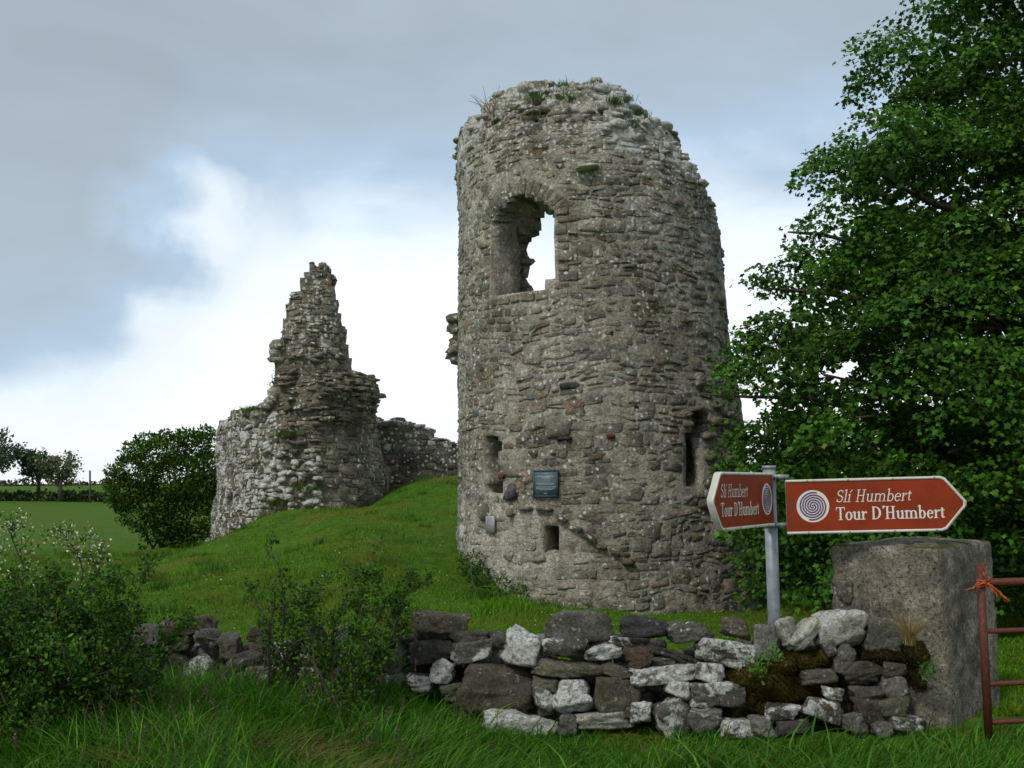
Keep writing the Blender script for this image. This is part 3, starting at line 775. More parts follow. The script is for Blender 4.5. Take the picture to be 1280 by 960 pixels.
def r_surf(u, v, n):
    x = np.interp(u, _sf, _pf[:, 0]); y = np.interp(u, _sf, _pf[:, 1]); nx = np.interp(u, _sf, _nf[:, 0]); ny = np.interp(u, _sf, _nf[:, 1])
    m = n - .02 * v + r_bulge(u, v) + .09 * fbm(np.stack([u, v, 0 * u], -1), 1.1, 41, 3)
    return np.stack([x + nx * m, y + ny * m, v + 0 * m], -1)
def r_mask(u, v, k):
    t = np.interp(u, RTU, RTZ) + .10 * steps(u, .23, 61 + k) + .07 * steps(u, .1, 91)
    g = (u > r_u(283)) & (u < r_u(287)) & (k < 2) & (v < 4.5)
    return (v < t - .06 * k * (u < r_u(340))) & ~g
R_PAL = palette([(.225, .205, .165), (.185, .17, .138), (.265, .245, .20), (.15, .138, .115), (.23, .175, .135)], [32, 26, 16, 18, 6], .15)
def r_hue(u, v, n): 
    return R_PAL(u, v, n)
def r_lich(u, v):
    l = .58 * sstep(r_u(372), r_u(330), u) * sstep(z_ledge + .5, z_ledge - .3, v) + .42 * sstep(z_ledge + .3, z_ledge + 1, v) * sstep(r_u(440), r_u(400), u)
    return np.clip(l + .16, 0, 1) - .10 * sstep(r_u(398), r_u(425), u) * sstep(z_low + .4, z_low, v)
rc = P(400, 640, 28.6)
ruin = empty('ruined_wall_tower', (rc[0], rc[1], gz(rc[0], rc[1])), 'jagged ruined stone pinnacle with lichen-covered wall on the grassy mound', 'ruin')
extra = []
def r_rock(px, py, w, h, d, outn, tint, tilt=0):
    u = r_u(px); c = r_surf(np.array(u), np.array(r_z(px, py)), np.array(outn))
    a = np.array([np.interp(u, _sf, _tf[:, 0]), np.interp(u, _sf, _tf[:, 1]), 0]); b = np.array([a[1], -a[0], 0]); z = np.array([0, 0, 1.0])
    a, z = a * math.cos(tilt) + z * math.sin(tilt), z * math.cos(tilt) - a * math.sin(tilt)
    V, F = rock(c, (w, d, h), (a, b, z), ICO2, 7, .04); extra.append((V, F, np.array(tint)))
r_rock(343, 433, .5, .14, .5, -.3, (.2, .185, .15, .5)); r_rock(412, 365, .22, .35, .3, -.5, (.17, .155, .13, .1)); r_rock(400, 334, .4, .3, .4, -.4, (.2, .19, .15, .4))
for k in range(150):       # stepped rough stones of the broken bulge
    px = rng.uniform(350, 474); py = rng.uniform(462, 530) if px > 400 else rng.uniform(440, 600)
    r_rock(px, py, rng.uniform(.18, .42), rng.uniform(.06, .15), .4, rng.uniform(-.12, .05), (.21, .193, .158, .25), rng.normal(-.05, .12))
for k in range(80):        # white stones spilling at the broken end
    px, py = rng.uniform(325, 400), rng.uniform(560, 640)
    r_rock(px, py, rng.uniform(.14, .32), rng.uniform(.08, .17), .35, rng.uniform(-.08, .06), (.33, .315, .26, .85), rng.normal(0, .2))
for k in range(24):        # big stones left on top of the low wall
    px = rng.uniform(300, 345); r_rock(px, np.interp(px, [p[0] for p in r_top], [p[1] for p in r_top]) + rng.uniform(-2, 14), rng.uniform(.25, .42), rng.uniform(.18, .3), .4, rng.uniform(-.3, .05), (.32, .31, .26, .6), rng.normal(0, .3))
for k in range(14):        # fallen stones at the left foot
    px = rng.uniform(258, 292); u = r_u(max(px, 270)); py = 690 - (px - 246) * .35
    c = P(px, py, r_d(max(px, 276)) - .4); c[2] = gz(c[0], c[1]) + rng.uniform(.02, .3)
    V, F = rock(c, (rng.uniform(.25, .5), .4, rng.uniform(.18, .4)), np.eye(3), ICO2, 7, .04); extra.append((V, F, np.array((.2, .185, .155, .6))))
masonry(ruin, r_surf, 0, _s[-1], -.4, r_z(400, 322), r_mask, 6, .26, M_RUIN, r_hue, du=.13, dv=.11, row=(.08, .19), wid=(.15, .42),
        core_col=(.22, .202, .165, .3), lich=r_lich, rubble=.5, rub_size=(.11, .25), extra=extra, proudness=1.3, flush=-.012, side_size=.55)

# ------------------------------------------------------------------ curtain wall between the ruin and the tower
cw = [(476, 31.5), (520, 31.6), (560, 32.0), (600, 32.6), (680, 34.0)]
CPX = np.array([p[0] for p in cw], float); CPT = np.array([P(p[0], 600, p[1])[:2] for p in cw])
_cs = np.concatenate([[0], np.cumsum(np.linalg.norm(np.diff(CPT, axis=0), axis=1))])
def c_u(px): return np.interp(px, CPX, _cs)
ctop = [(476, 528), (500, 530), (520, 534), (540, 543), (560, 552), (572, 558), (600, 575), (680, 600)]
CTU = np.array([c_u(p[0]) for p in ctop]); CTZ = np.array([P(p[0], p[1], float(np.interp(p[0], CPX, [q[1] for q in cw])))[2] for p in ctop])
_ct = (CPT[-1] - CPT[0]) / np.linalg.norm(CPT[-1] - CPT[0]); _cn = np.array([_ct[1], -_ct[0]])
def c_surf(u, v, n):
    x = np.interp(u, _cs, CPT[:, 0]); y = np.interp(u, _cs, CPT[:, 1])
    m = n + .12 * fbm(np.stack([u, v, 0 * u], -1), 1.0, 141, 3)
    return np.stack([x + _cn[0] * m, y + _cn[1] * m, v + 0 * m], -1)
def c_mask(u, v, k): return v < np.interp(u, CTU, CTZ) + .10 * steps(u, .3, 161 + k)
cc_ = P(530, 600, 31.8)
curtain = empty('curtain_wall', (cc_[0], cc_[1], gz(cc_[0], cc_[1])), 'low lichen-spotted stone wall running between the pinnacle and the round tower', 'wall')
masonry(curtain, c_surf, 0, _cs[-1], .4, 4.4, c_mask, 3, .26, M_RUIN, palette([(.20, .18, .15), (.16, .145, .12), (.24, .21, .185)], [3, 3, 2], .15), du=.14, dv=.12,
        row=(.14, .30), wid=(.22, .5), core_col=(.15, .14, .115, .3), lich=lambda u, v: .40 + .3 * sstep(.7, .1, np.interp(u, CTU, CTZ) - v), rubble=.6, rub_size=(.2, .42), proudness=1.6)

# ================================================================== plaques on the tower
def on_tower(px0, py0, px1, py1, thick, outn):
    u0, v1 = t_hit(px0, py0); u1, v0 = t_hit(px1, py1)
    um, vm = (u0 + u1) / 2, (v0 + v1) / 2; th = um / R0
    a = np.array([math.cos(th), math.sin(th), 0]); b = np.array([math.sin(th), -math.cos(th), 0]); z = np.array([0, 0, 1.0])
    r = float(t_rad(np.array(th), np.array(vm))) + outn
    c = np.array([AX[0] + r * math.sin(th), AX[1] - r * math.cos(th), vm])
    return c, a, b, z, (u1 - u0) / 2, (v1 - v0) / 2
M_SLATE = flat('slate_plaque', (.085, .13, .15), .45, var=.2, scale=30, bump=.001)
M_SLATE2 = flat('slate_plaque_edge', (.045, .07, .085), .5)
M_PLAQTXT = flat('plaque_lettering', (.42, .50, .50), .6)
c, a, b, z, hw_, hh_ = on_tower(669, 588, 700, 621, .04, .06)
plq = empty('plaque', c, 'square blue-grey slate plaque with pale lettering on the tower face', 'plaque')
V, F = boxv(c, a * hw_, b * .025, z * hh_); mk('panel', V, F, M_SLATE, parent=plq)
acc = Acc()
for sx, sz in ((-1, 0), (1, 0), (0, -1), (0, 1)):
    ext = (a * .012, z * hh_) if sx else (a * (hw_ - .013), z * .012)
    V, F = boxv(c + a * sx * (hw_ - .011) + z * sz * (hh_ - .0115) + b * .008, ext[0], b * .022, ext[1]); acc.add(V, F)
acc.build('frame', M_SLATE2, plq)
acc = Acc()
for row_, (zz, wd) in enumerate(((.74, .10), (.52, .62), (.42, .30), (.02, .74), (-.08, .60), (-.26, .78), (-.36, .76), (-.46, .5), (-.74, .12))):
    xx = -wd
    while xx < wd:
        ww = rng.uniform(.05, .13)
        V, F = boxv(c + a * hw_ * min(xx + ww / 2, .9) + z * hh_ * zz + b * .0265, a * hw_ * ww * .42, b * .0015, z * hh_ * (.032 if row_ in (1, 2) else .024)); acc.add(V, F)
        xx += ww + .025
acc.build('lettering', M_PLAQTXT, plq, kind='stuff')
c, a, b, z, hw_, hh_ = on_tower(611, 645, 621, 666, .02, .045)
ntc = empty('notice', c, 'small pale grey notice fixed low on the left of the tower', 'notice')
V, F = boxv(c, a * hw_, b * .02, z * hh_); mk('panel', V, F, flat('notice_panel', (.36, .35, .34), .5), parent=ntc)
acc = Acc()
for k in range(11):
    V, F = boxv(c + z * hh_ * (.8 - .15 * k) + b * .021, a * hw_ * rng.uniform(.5, .78), b * .001, z * hh_ * .03); acc.add(V, F)
acc.build('lettering', flat('notice_text', (.20, .20, .21), .6), ntc, kind='stuff')

# ================================================================== dry stone wall in front
def wall_d(px): return float(np.interp(px, [100, 200, 300, 480, 650, 900, 1060, 1200], [9.6, 9.3, 9.0, 8.55, 8.2, 8.0, 7.92, 7.85]))
G_DARK, G_GREY, G_BRN, G_OLV, G_WHT, G_RED, G_SLT = (.092, .088, .078), (.16, .157, .143), (.122, .109, .085), (.14, .135, .10), (.48, .47, .42), (.13, .095, .075), (.06, .06, .065)
wall_stones = [  # x0 y0 x1 y1 tint lichen tilt
 (512,763,585,802,G_BRN,.30,-.08),(512,797,572,832,G_DARK,.12,.1),(474,808,520,850,G_DARK,.2,.85),(564,796,624,828,G_GREY,.62,.15),(625,785,678,834,G_GREY,.95,-.1),(539,819,573,855,G_GREY,.78,-.3),
 (573,832,669,886,G_BRN,.35,-.04),(508,842,541,862,G_GREY,.8,0),(483,839,510,858,G_GREY,.6,.1),(550,854,580,867,G_OLV,.1,0),(557,866,584,880,G_OLV,.3,0),(578,877,608,895,G_GREY,.85,0),(608,886,698,930,G_WHT,.7,.02),
 (679,793,735,826,G_DARK,.6,-.1),(664,823,754,850,G_OLV,.1,-.08),(667,845,700,861,G_OLV,.15,-.1),(667,857,692,885,G_GREY,.6,0),(691,848,741,890,G_GREY,.9,.1),(683,762,763,803,G_GREY,.28,-.05),(564,788,612,806,G_DARK,.05,0),
 (480,784,514,812,G_DARK,.1,.5),(612,788,630,812,G_DARK,.3,0),(776,770,830,801,G_SLT,.15,-.06),(831,775,889,802,G_GREY,.45,.08),(899,769,942,801,G_BRN,.45,-.25),(730,799,780,828,G_GREY,.85,.2),(761,793,810,809,G_DARK,.5,-.06),
 (779,803,818,838,G_RED,.22,.2),(806,802,862,828,G_DARK,.45,-.3),(868,794,943,838,G_DARK,.85,-.2),(788,822,872,857,G_GREY,.95,.14),(810,817,842,832,G_GREY,.4,.1),(749,825,791,850,G_BRN,.5,-.3),(744,846,799,893,G_OLV,.3,-.03),
 (865,825,904,853,G_GREY,.97,-.15),(830,846,863,871,G_WHT,.8,-.2),(861,851,916,886,G_GREY,.75,-.05),(818,874,869,921,G_GREY,.6,.0),(789,876,814,902,G_GREY,.9,0),(721,887,791,912,G_WHT,.55,.03),(900,899,936,921,G_GREY,.9,0),
 (941,780,969,823,G_GREY,.45,.05),(963,768,997,803,G_WHT,.5,.55),(984,770,1019,818,G_WHT,.6,.7),(1017,755,1085,819,G_WHT,.75,-.25),(1081,773,1127,817,G_GREY,.5,0),(1025,797,1047,820,G_GREY,.5,.3),(1036,800,1072,844,G_GREY,.45,-.3),
 (1049,823,1105,855,G_BRN,.15,.08),(1102,825,1129,843,G_BRN,.2,0),(1096,840,1129,868,G_GREY,.5,0),(998,834,1042,857,G_BRN,.35,.1),(1023,855,1052,874,G_GREY,.8,-.2),(1061,856,1100,874,G_DARK,.15,0),(1096,866,1138,894,G_OLV,.2,.05),
 (956,876,998,900,G_DARK,.75,-.1),(1000,866,1053,905,G_BRN,.7,-.3),(1063,872,1102,900,G_BRN,.35,0),(1106,894,1152,915,G_DARK,.55,0),(900,858,930,882,G_DARK,.4,0),(1052,890,1080,912,G_GREY,.4,0),
 (860,886,902,915,G_GREY,.6,0),(935,895,965,920,G_GREY,.5,0),(700,892,725,915,G_GREY,.5,0),(1083,900,1108,918,G_GREY,.5,0),(968,898,1005,920,G_DARK,.3,0),
 (199,769,268,798,G_BRN,.2,.08),(204,792,246,814,G_OLV,.35,.1),(276,792,301,826,G_GREY,.2,0),(283,811,333,838,G_DARK,.3,.1),(312,780,342,805,G_BRN,.25,-.3),(234,820,268,850,G_GREY,.7,0),(338,802,366,842,G_GREY,.6,0),(308,832,340,850,G_GREY,.7,0),
 (290,838,322,862,G_GREY,.5,0),(240,782,284,812,G_GREY,.5,-.2),(365,800,400,832,G_DARK,.4,0),(372,780,412,806,G_DARK,.25,.1),(400,802,446,836,G_DARK,.3,0),(418,780,462,806,G_GREY,.35,-.1),(445,806,480,842,G_DARK,.4,.4),(366,830,404,858,G_GREY,.6,0),(404,834,448,862,G_GREY,.5,0),(446,840,486,864,G_GREY,.5,0),
 (262,840,292,866,G_DARK,.4,0),(318,848,368,872,G_GREY,.6,0),(205,812,238,846,G_DARK,.4,0),(170,780,206,812,G_GREY,.4,0),(160,808,206,846,G_DARK,.4,0),(120,790,168,830,G_GREY,.3,0),(60,796,120,836,G_DARK,.3,0),(204,844,262,872,G_GREY,.4,0)]
wc = P(650, 900, 8.3)
fwall = empty('dry_stone_wall', (wc[0], wc[1], gz(wc[0], wc[1])), 'tumbledown dry stone wall of lichen-patched boulders across the foreground', 'wall')
wr = np.random.default_rng(101)
front_y = []
for (x0, y0, x1, y1, tint, lich_, tilt) in wall_stones:
    cx, cy = (x0 + x1) / 2, (y0 + y1) / 2
    # the face leans back with height
    d = wall_d(cx) + .16 + (905 - cy) * .0016
    c = P(cx, cy, d); s = d / F_PX
    w, h = (x1 - x0) * s, (y1 - y0) * s
    ct, st = abs(math.cos(tilt)), abs(math.sin(tilt))
    if tilt and abs(ct * ct - st * st) > .15:       # sides whose tilted outline fills the box
        w2 = (w * ct - h * st) / (ct * ct - st * st); h2 = (h * ct - w * st) / (ct * ct - st * st)
        if min(w2, h2) > .25 * min(w, h): w, h = w2, h2
        elif abs(tilt) > .4: w, h = max(w, h) * 1.0, max(w, h) * .5
    elif abs(tilt) > .4: w, h = max(w, h) * 1.0, max(w, h) * .5
    yaw = wr.normal(0, .12)
    a = np.array([math.cos(yaw), math.sin(yaw), 0]); b = np.array([-math.sin(yaw), math.cos(yaw), 0]); z = np.array([0, 0, 1.0])
    a, z = a * math.cos(tilt) + z * math.sin(tilt), z * math.cos(tilt) - a * math.sin(tilt)
    dep = min(max(.75 * (w * h) ** .5 + .08, .16), .42)
    V, F = rock(c + b * (dep * .5 - .13), (w * 1.12, dep, h * 1.12), (a, b, z), ICO4, int(wr.integers(6, 12)), .085, wr)
    t = np.array(tint) * (1 + wr.normal(0, .12))
    mk('stone', V, F, M_BOULDER, np.append(np.clip(t, .03, .6), min(1, lich_ * 1.08)), fwall)
acc = Acc()
for k in range(520):             # hearting behind the face
    px = wr.uniform(60, 1175)
    top = float(np.interp(px, [60, 200, 268, 300, 480, 520, 590, 640, 690, 760, 900, 960, 1020, 1085, 1170], [808, 792, 806, 808, 806, 794, 806, 806, 792, 796, 792, 800, 792, 800, 815])) + 8
    py = wr.uniform(top, 915 if px > 560 else 865)
    d = wall_d(px) + .16 + (905 - py) * .0016 + wr.uniform(.20, .50)
    w = wr.uniform(.12, .30); c = P(px, py, d)
    yaw = wr.uniform(0, 6); a = np.array([math.cos(yaw), math.sin(yaw), 0]); b = np.array([-math.sin(yaw), math.cos(yaw), 0])
    V, F = rock(c, (w, w, w * .7), (a, b, (0, 0, 1)), ICO2, 7, .04, wr)
    t = np.array([G_DARK, G_GREY, G_BRN][wr.integers(0, 3)]) * wr.uniform(.8, 1.3)
    acc.add(V, F, np.append(t, wr.uniform(.1, .6)))
for k in range(110):             # chinking between the big stones
    px = wr.uniform(60, 1150); top = float(np.interp(px, [60, 200, 300, 480, 520, 640, 760, 960, 1085, 1150], [808, 800, 815, 815, 805, 815, 805, 812, 815, 840])) + 14
    py = wr.uniform(top, 912 if px > 560 else 866); d = wall_d(px) + .16 + (905 - py) * .0016 + wr.uniform(.06, .16); w = wr.uniform(.05, .12); c = P(px, py, d)
    V, F = rock(c, (w * 1.4, w, w * .8), np.eye(3), ICO2, 8, .05, wr)
    acc.add(V, F, np.append(np.array([G_DARK, G_GREY, G_BRN, G_OLV][wr.integers(0, 4)]) * wr.uniform(.9, 1.4), wr.uniform(.1, .7)))
acc.build('small_stones', M_BOULDER, fwall, kind='stuff')

# ================================================================== gate pillar
p_f, p_l, p_r = P(1186, 900, 8.00), P(1045, 880, 8.50), P(1249, 880, 8.85)
zt_f, zt_l = P(1186, 684, 8.0)[2], P(1050, 676, 8.5)[2]
corner = np.array([p_l[:2], p_f[:2], p_r[:2], p_l[:2] + p_r[:2] - p_f[:2]])
gp = empty('gate_pillar', (corner.mean(0)[0], corner.mean(0)[1], -.1), 'squat weathered grey concrete gate pillar beside the rusty gate', 'pillar')
def pillar_mesh():
    n, m = 26, 40
    per = []
    for k in range(4):
        for j in range(n): per.append((k, j / n))
    V = []
    cen = corner.mean(0)
    zs = np.concatenate([np.linspace(-.35, zt_f - .05, m), [zt_f - .015, zt_f]])
    for zi_, z in enumerate(zs):
        sc = 1.0 if zi_ < m else (.996 if zi_ == m else .978)
        for k, t in per:
            p = corner[k] * (1 - t) + corner[(k + 1) % 4] * t
            # rounded corners
            e = min(t, 1 - t) * n
            rd = .996 if e < 1 else 1.0
            p = cen + (p - cen) * sc * rd * (1.02 - .02 * z)
            V.append((p[0], p[1], z))
    V = np.array(V); nr = len(per)
    F = []
    i = np.arange(len(zs) - 1)[:, None] * nr; j = np.arange(nr)[None]
    F = np.stack([i + j, i + (j + 1) % nr, i + nr + (j + 1) % nr, i + nr + j], -1).reshape(-1, 4)
    # top: concentric rings
    rings = 10; base = (len(zs) - 1) * nr; allV = [V]; last = base
    topring = V[base:base + nr]; F = [F]; cnt = len(V)
    for r in range(1, rings):
        q = topring.copy(); q[:, :2] = cen + (q[:, :2] - cen) * (1 - r / rings); q[:, 2] += .035 * math.sin(r / rings * 1.5)
        allV.append(q); jj = np.arange(nr)
        F.append(np.stack([last + jj, last + (jj + 1) % nr, cnt + (jj + 1) % nr, cnt + jj], -1)); last = cnt; cnt += nr
    allV.append(np.array([[cen[0], cen[1], zt_f + .036]])); jj = np.arange(nr)
    V = np.concatenate(allV)
    T = np.stack([last + jj, last + (jj + 1) % nr, np.full(nr, cnt)], -1)
    dd = V - np.append(cen, zt_f * .5); dd[:, 2] *= .3; dd /= np.linalg.norm(dd, axis=1, keepdims=True) + 1e-9
    V = V + dd * (.014 * fbm(V, 3.0, 8, 4) + .013 * fbm(V, 16, 4, 3))[:, None]
    tilt = (zt_l - zt_f)
    return V, [np.concatenate(F), T]
V, F = pillar_mesh()
mk('shaft', V, F, M_PILLAR, (.26, .24, .20, .40), gp, smooth=True)
c = P(1053, 738, 8.48); V, F = rock(c, (.13, .2, .20), np.eye(3), ICO4, 7, .04); mk('stone', V, F, M_PILLAR, (.17, .155, .13, .5), gp)

# ================================================================== rusty gate
M_RUST = flat('rusty_paint', (.115, .035, .022), .65, .2, var=.35, scale=45, bump=.002, dirt=(.06, .028, .015), dirt_amt=.7)
gate = empty('field_gate', P(1236, 915, 7.60), 'rusty red tubular metal field gate at the right edge', 'gate')
gs = P(1236, 918, 7.55); gt = P(1234, 706, 7.55)
top_z, bot_z = gt[2], gs[2] - .02
gdir = np.array([.985, .17, 0]); gdir /= np.linalg.norm(gdir)
g0 = np.array([gs[0], gs[1], 0])
V, F = tube([g0 + [0, 0, bot_z], g0 + [0, 0, top_z]], .027, 12); mk('stile', V, F, M_RUST, parent=gate, smooth=True)
V, F = tube([g0 + gdir * 3.0 + [0, 0, bot_z], g0 + gdir * 3.0 + [0, 0, top_z]], .027, 12); mk('stile', V, F, M_RUST, parent=gate, smooth=True)
for py, r in ((728, .026), (789, .017), (855, .017), (903, .017)):
    z = P(1250, py, 7.55)[2]
    V, F = tube([g0 + gdir * .01 + [0, 0, z], g0 + gdir * 2.99 + [0, 0, z]], r, 10); mk('rail', V, F, M_RUST, parent=gate, smooth=True)
for py in (735, 890):
    z = P(1236, py, 7.55)[2]
    V, F = tube([g0 + [.02, .11, z], g0 + [0, 0, z]], .012, 8); mk('hinge_pin', V, F, M_RUST, parent=gate)
M_TWINE = flat('orange_twine', (.42, .085, .02), .8, var=.4, scale=80)
acc = Acc(); tr = np.random.default_rng(5)
tk = g0 + np.array([0.02, -.02, P(1238, 728, 7.55)[2]])
for k in range(7):
    t = np.linspace(0, 2 * np.pi, 18); zc = tr.normal(0, .014); tl = tr.normal(0, .4)
    acc.add(*tube(np.stack([tk[0] - .005 + .040 * np.cos(t), tk[1] + .02 + .040 * np.sin(t), tk[2] + zc + .03 * tl * np.cos(t)], -1), .0045, 5))
for k in range(12):
    d = [(-.10, -.02, .0), (.13, -.03, -.10), (-.02, -.03, .12), (.05, -.03, -.05)][k % 4]
    t = np.linspace(0, 1, 8)[:, None]; e = np.array(d) * tr.uniform(.7, 1.3) + tr.normal(0, .015, 3)
    acc.add(*tube(tk + np.array([0, -.025, 0]) + e * t + np.array([0, 0, -.03]) * (t ** 2) + tr.normal(0, .006, (8, 3)) * t, .0038, 5))
tw = acc.build('twine', M_TWINE, None, smooth=True); tw['label'] = 'frayed orange baler twine knotted around the gate top'; tw['category'] = 'twine'

# ================================================================== signpost
M_GALV = flat('galvanised_steel', (.27, .30, .33), .5, .3, var=.22, scale=14, bump=.0005, dirt=(.16, .15, .13), dirt_amt=.4)
M_BROWN = flat('brown_sign_face', (.26, .038, .012), .55, var=.18, scale=4, spec=.12, dirt=(.20, .05, .025), dirt_amt=.5)
M_WHITE = flat('white_sign_edge', (.66, .65, .58), .5, var=.10, scale=9, dirt=(.28, .25, .18), dirt_amt=.35)
M_LETTER = flat('white_lettering', (.74, .72, .64), .5, var=.05)
M_BLUE = flat('blue_print', (.025, .06, .30), .5, var=.1); M_CRIM = flat('crimson_print', (.22, .018, .05), .5, var=.1)
sp = P(968, 780, 8.38)
post_b = np.array([sp[0], sp[1], gz(sp[0], sp[1]) - .1])
post_t = np.array([sp[0], sp[1], P(967, 584, 8.38)[2]])
sign = empty('signpost', post_b, 'grey metal signpost carrying two brown arrow signs behind the dry stone wall', 'signpost')
V, F = tube([post_b, post_t], .046, 20); mk('post', V, F, M_GALV, parent=sign, smooth=True)
V, F = tube([post_t - [0, 0, .012], post_t + [0, 0, .012]], .051, 20); mk('post_cap', V, F, M_GALV, parent=sign)

def stroke(pts, w, ang=None):
    """ribbon of varying width along a polyline"""
    p = np.asarray(pts, float); w = np.full(len(p), w) if np.isscalar(w) else np.asarray(w, float)
    t = np.gradient(p, axis=0); t /= np.linalg.norm(t, axis=1, keepdims=True) + 1e-9
    n = np.stack([-t[:, 1], t[:, 0]], -1)
    V = np.concatenate([p + n * w[:, None] / 2, p - n * w[:, None] / 2])
    i = np.arange(len(p) - 1); F = np.stack([i + len(p), i + len(p) + 1, i + 1, i], -1)
    return V, F
def arc(cx, cy, rx, ry, a0, a1, n=14):
    a = np.radians(np.linspace(a0, a1, n)); return np.stack([cx + rx * np.cos(a), cy + ry * np.sin(a)], -1)
def ringw(cx, cy, rx, ry, a0, a1, thick, thin, n=22):
    a = np.radians(np.linspace(a0, a1, n)); w = thin + (thick - thin) * np.abs(np.cos(a)) ** 1.5
    return stroke(np.stack([cx + (rx - w / 2) * np.cos(a), cy + (ry - w / 2) * np.sin(a)], -1), w)
def glyph(ch, B):
    """serif letter as ribbons; B = stem weight. returns ribbons, advance (cap height 1)"""
    t, h, xh = B, .055 + B * .12, .64
    st = lambda x, y0, y1: stroke([(x, y0), (x, y1)], t)
    sf = lambda x, y, l=None, up=0: stroke([(x - (l or .10) - t / 2, y + up), (x + (l or .10) + t / 2, y + up)], h * .8)
    flag = lambda x, y: stroke([(x - t / 2 - .10, y - .09), (x + t * .2, y)], [h * .6, h * 1.2])
    if ch == 'H': return [st(.20, 0, 1), st(.68, 0, 1), stroke([(.2, .52), (.68, .52)], h), sf(.2, h * .4), sf(.68, h * .4), sf(.2, 1 - h * .4), sf(.68, 1 - h * .4)], .92
    if ch == 'T': return [st(.36, 0, 1), stroke([(.0, 1 - h / 2), (.72, 1 - h / 2)], h), sf(.36, h * .4), stroke([(.03, .98), (.0, .76)], [h, h * .6]), stroke([(.69, .98), (.72, .76)], [h, h * .6])], .74
    if ch == 'D': return [st(.20, 0, 1), ringw(.34, .5, .48, .5, -90, 90, t * 1.15, h), stroke([(.08, h / 2), (.36, h / 2)], h), stroke([(.08, 1 - h / 2), (.36, 1 - h / 2)], h)], .92
    if ch == 'o': return [ringw(.31, .31, .29, .34, 0, 360, t * 1.05, h, 30)], .63
    if ch == 'u': return [st(.16, .17, xh), ringw(.33, .20, .17 + t / 2, .21, 180, 330, t, h), st(.52, 0, xh), flag(.16, xh), flag(.52, xh), stroke([(.52, h * .4), (.66, h * .4)], h * .8)], .70
    if ch == 'r': return [st(.16, 0, xh), flag(.16, xh), sf(.16, h * .4), stroke([(.2, .40), (.28, .56), (.42, .60)], [h, h, t * .9]), stroke([(.38, .62), (.46, .50)], t * .75)], .48
    if ch == 'm':
        o = [st(.16, 0, xh), flag(.16, xh), sf(.16, h * .4)]
        for x0 in (.16, .54): o += [ringw(x0 + .19, .43, .19 + t / 2, .22, 10, 150, t, h), st(x0 + .38, 0, .46), sf(x0 + .38, h * .4)]
        return o, 1.10
    if ch == 'b': return [st(.16, .05, 1.02), flag(.16, 1.02), ringw(.36, .31, .27, .33, -150, 150, t * 1.05, h), stroke([(.10, .03), (.2, .03)], h)], .70
    if ch == 'e': return [ringw(.30, .31, .28, .34, 10, 325, t * 1.05, h, 28), stroke([(.08, .36), (.54, .36)], h)], .60
    if ch == 't': return [st(.20, .12, .80), stroke([(.03, xh - .03), (.40, xh - .03)], h), stroke([(.2, .14), (.24, .05), (.40, .07)], [t, t * .8, h])], .44
    if ch == 'S': return [stroke(np.concatenate([arc(.30, .75, .22, .21, 35, 250, 16), arc(.30, .28, .24, .24, 70, -145, 18)]), np.concatenate([np.linspace(h, t, 16), np.linspace(t, h, 18)])), stroke([(.50, .95), (.49, .72)], [h, h * .6]), stroke([(.07, .05), (.08, .30)], [h, h * .6])], .64
    if ch == 'l': return [st(.16, 0, 1.03), flag(.16, 1.03), sf(.16, h * .4)], .34
    if ch == 'í': return [st(.16, 0, xh), flag(.16, xh), sf(.16, h * .4), stroke([(.15, .76), (.32, 1.0)], [h * .7, t * .9])], .36
    if ch == "'": return [stroke([(.10, 1.05), (.13, .93), (.06, .80)], [t * 1.1, t, h * .6])], .22
    return [], .34
def text_ribbons(s, B, shear):
    x, out = 0, []
    for ch in s:
        g, adv = glyph(ch, B)
        for V, F in g:
            V = V.copy(); V[:, 0] += x + shear * V[:, 1]; out.append((V, F))
        x += adv
    return out, x
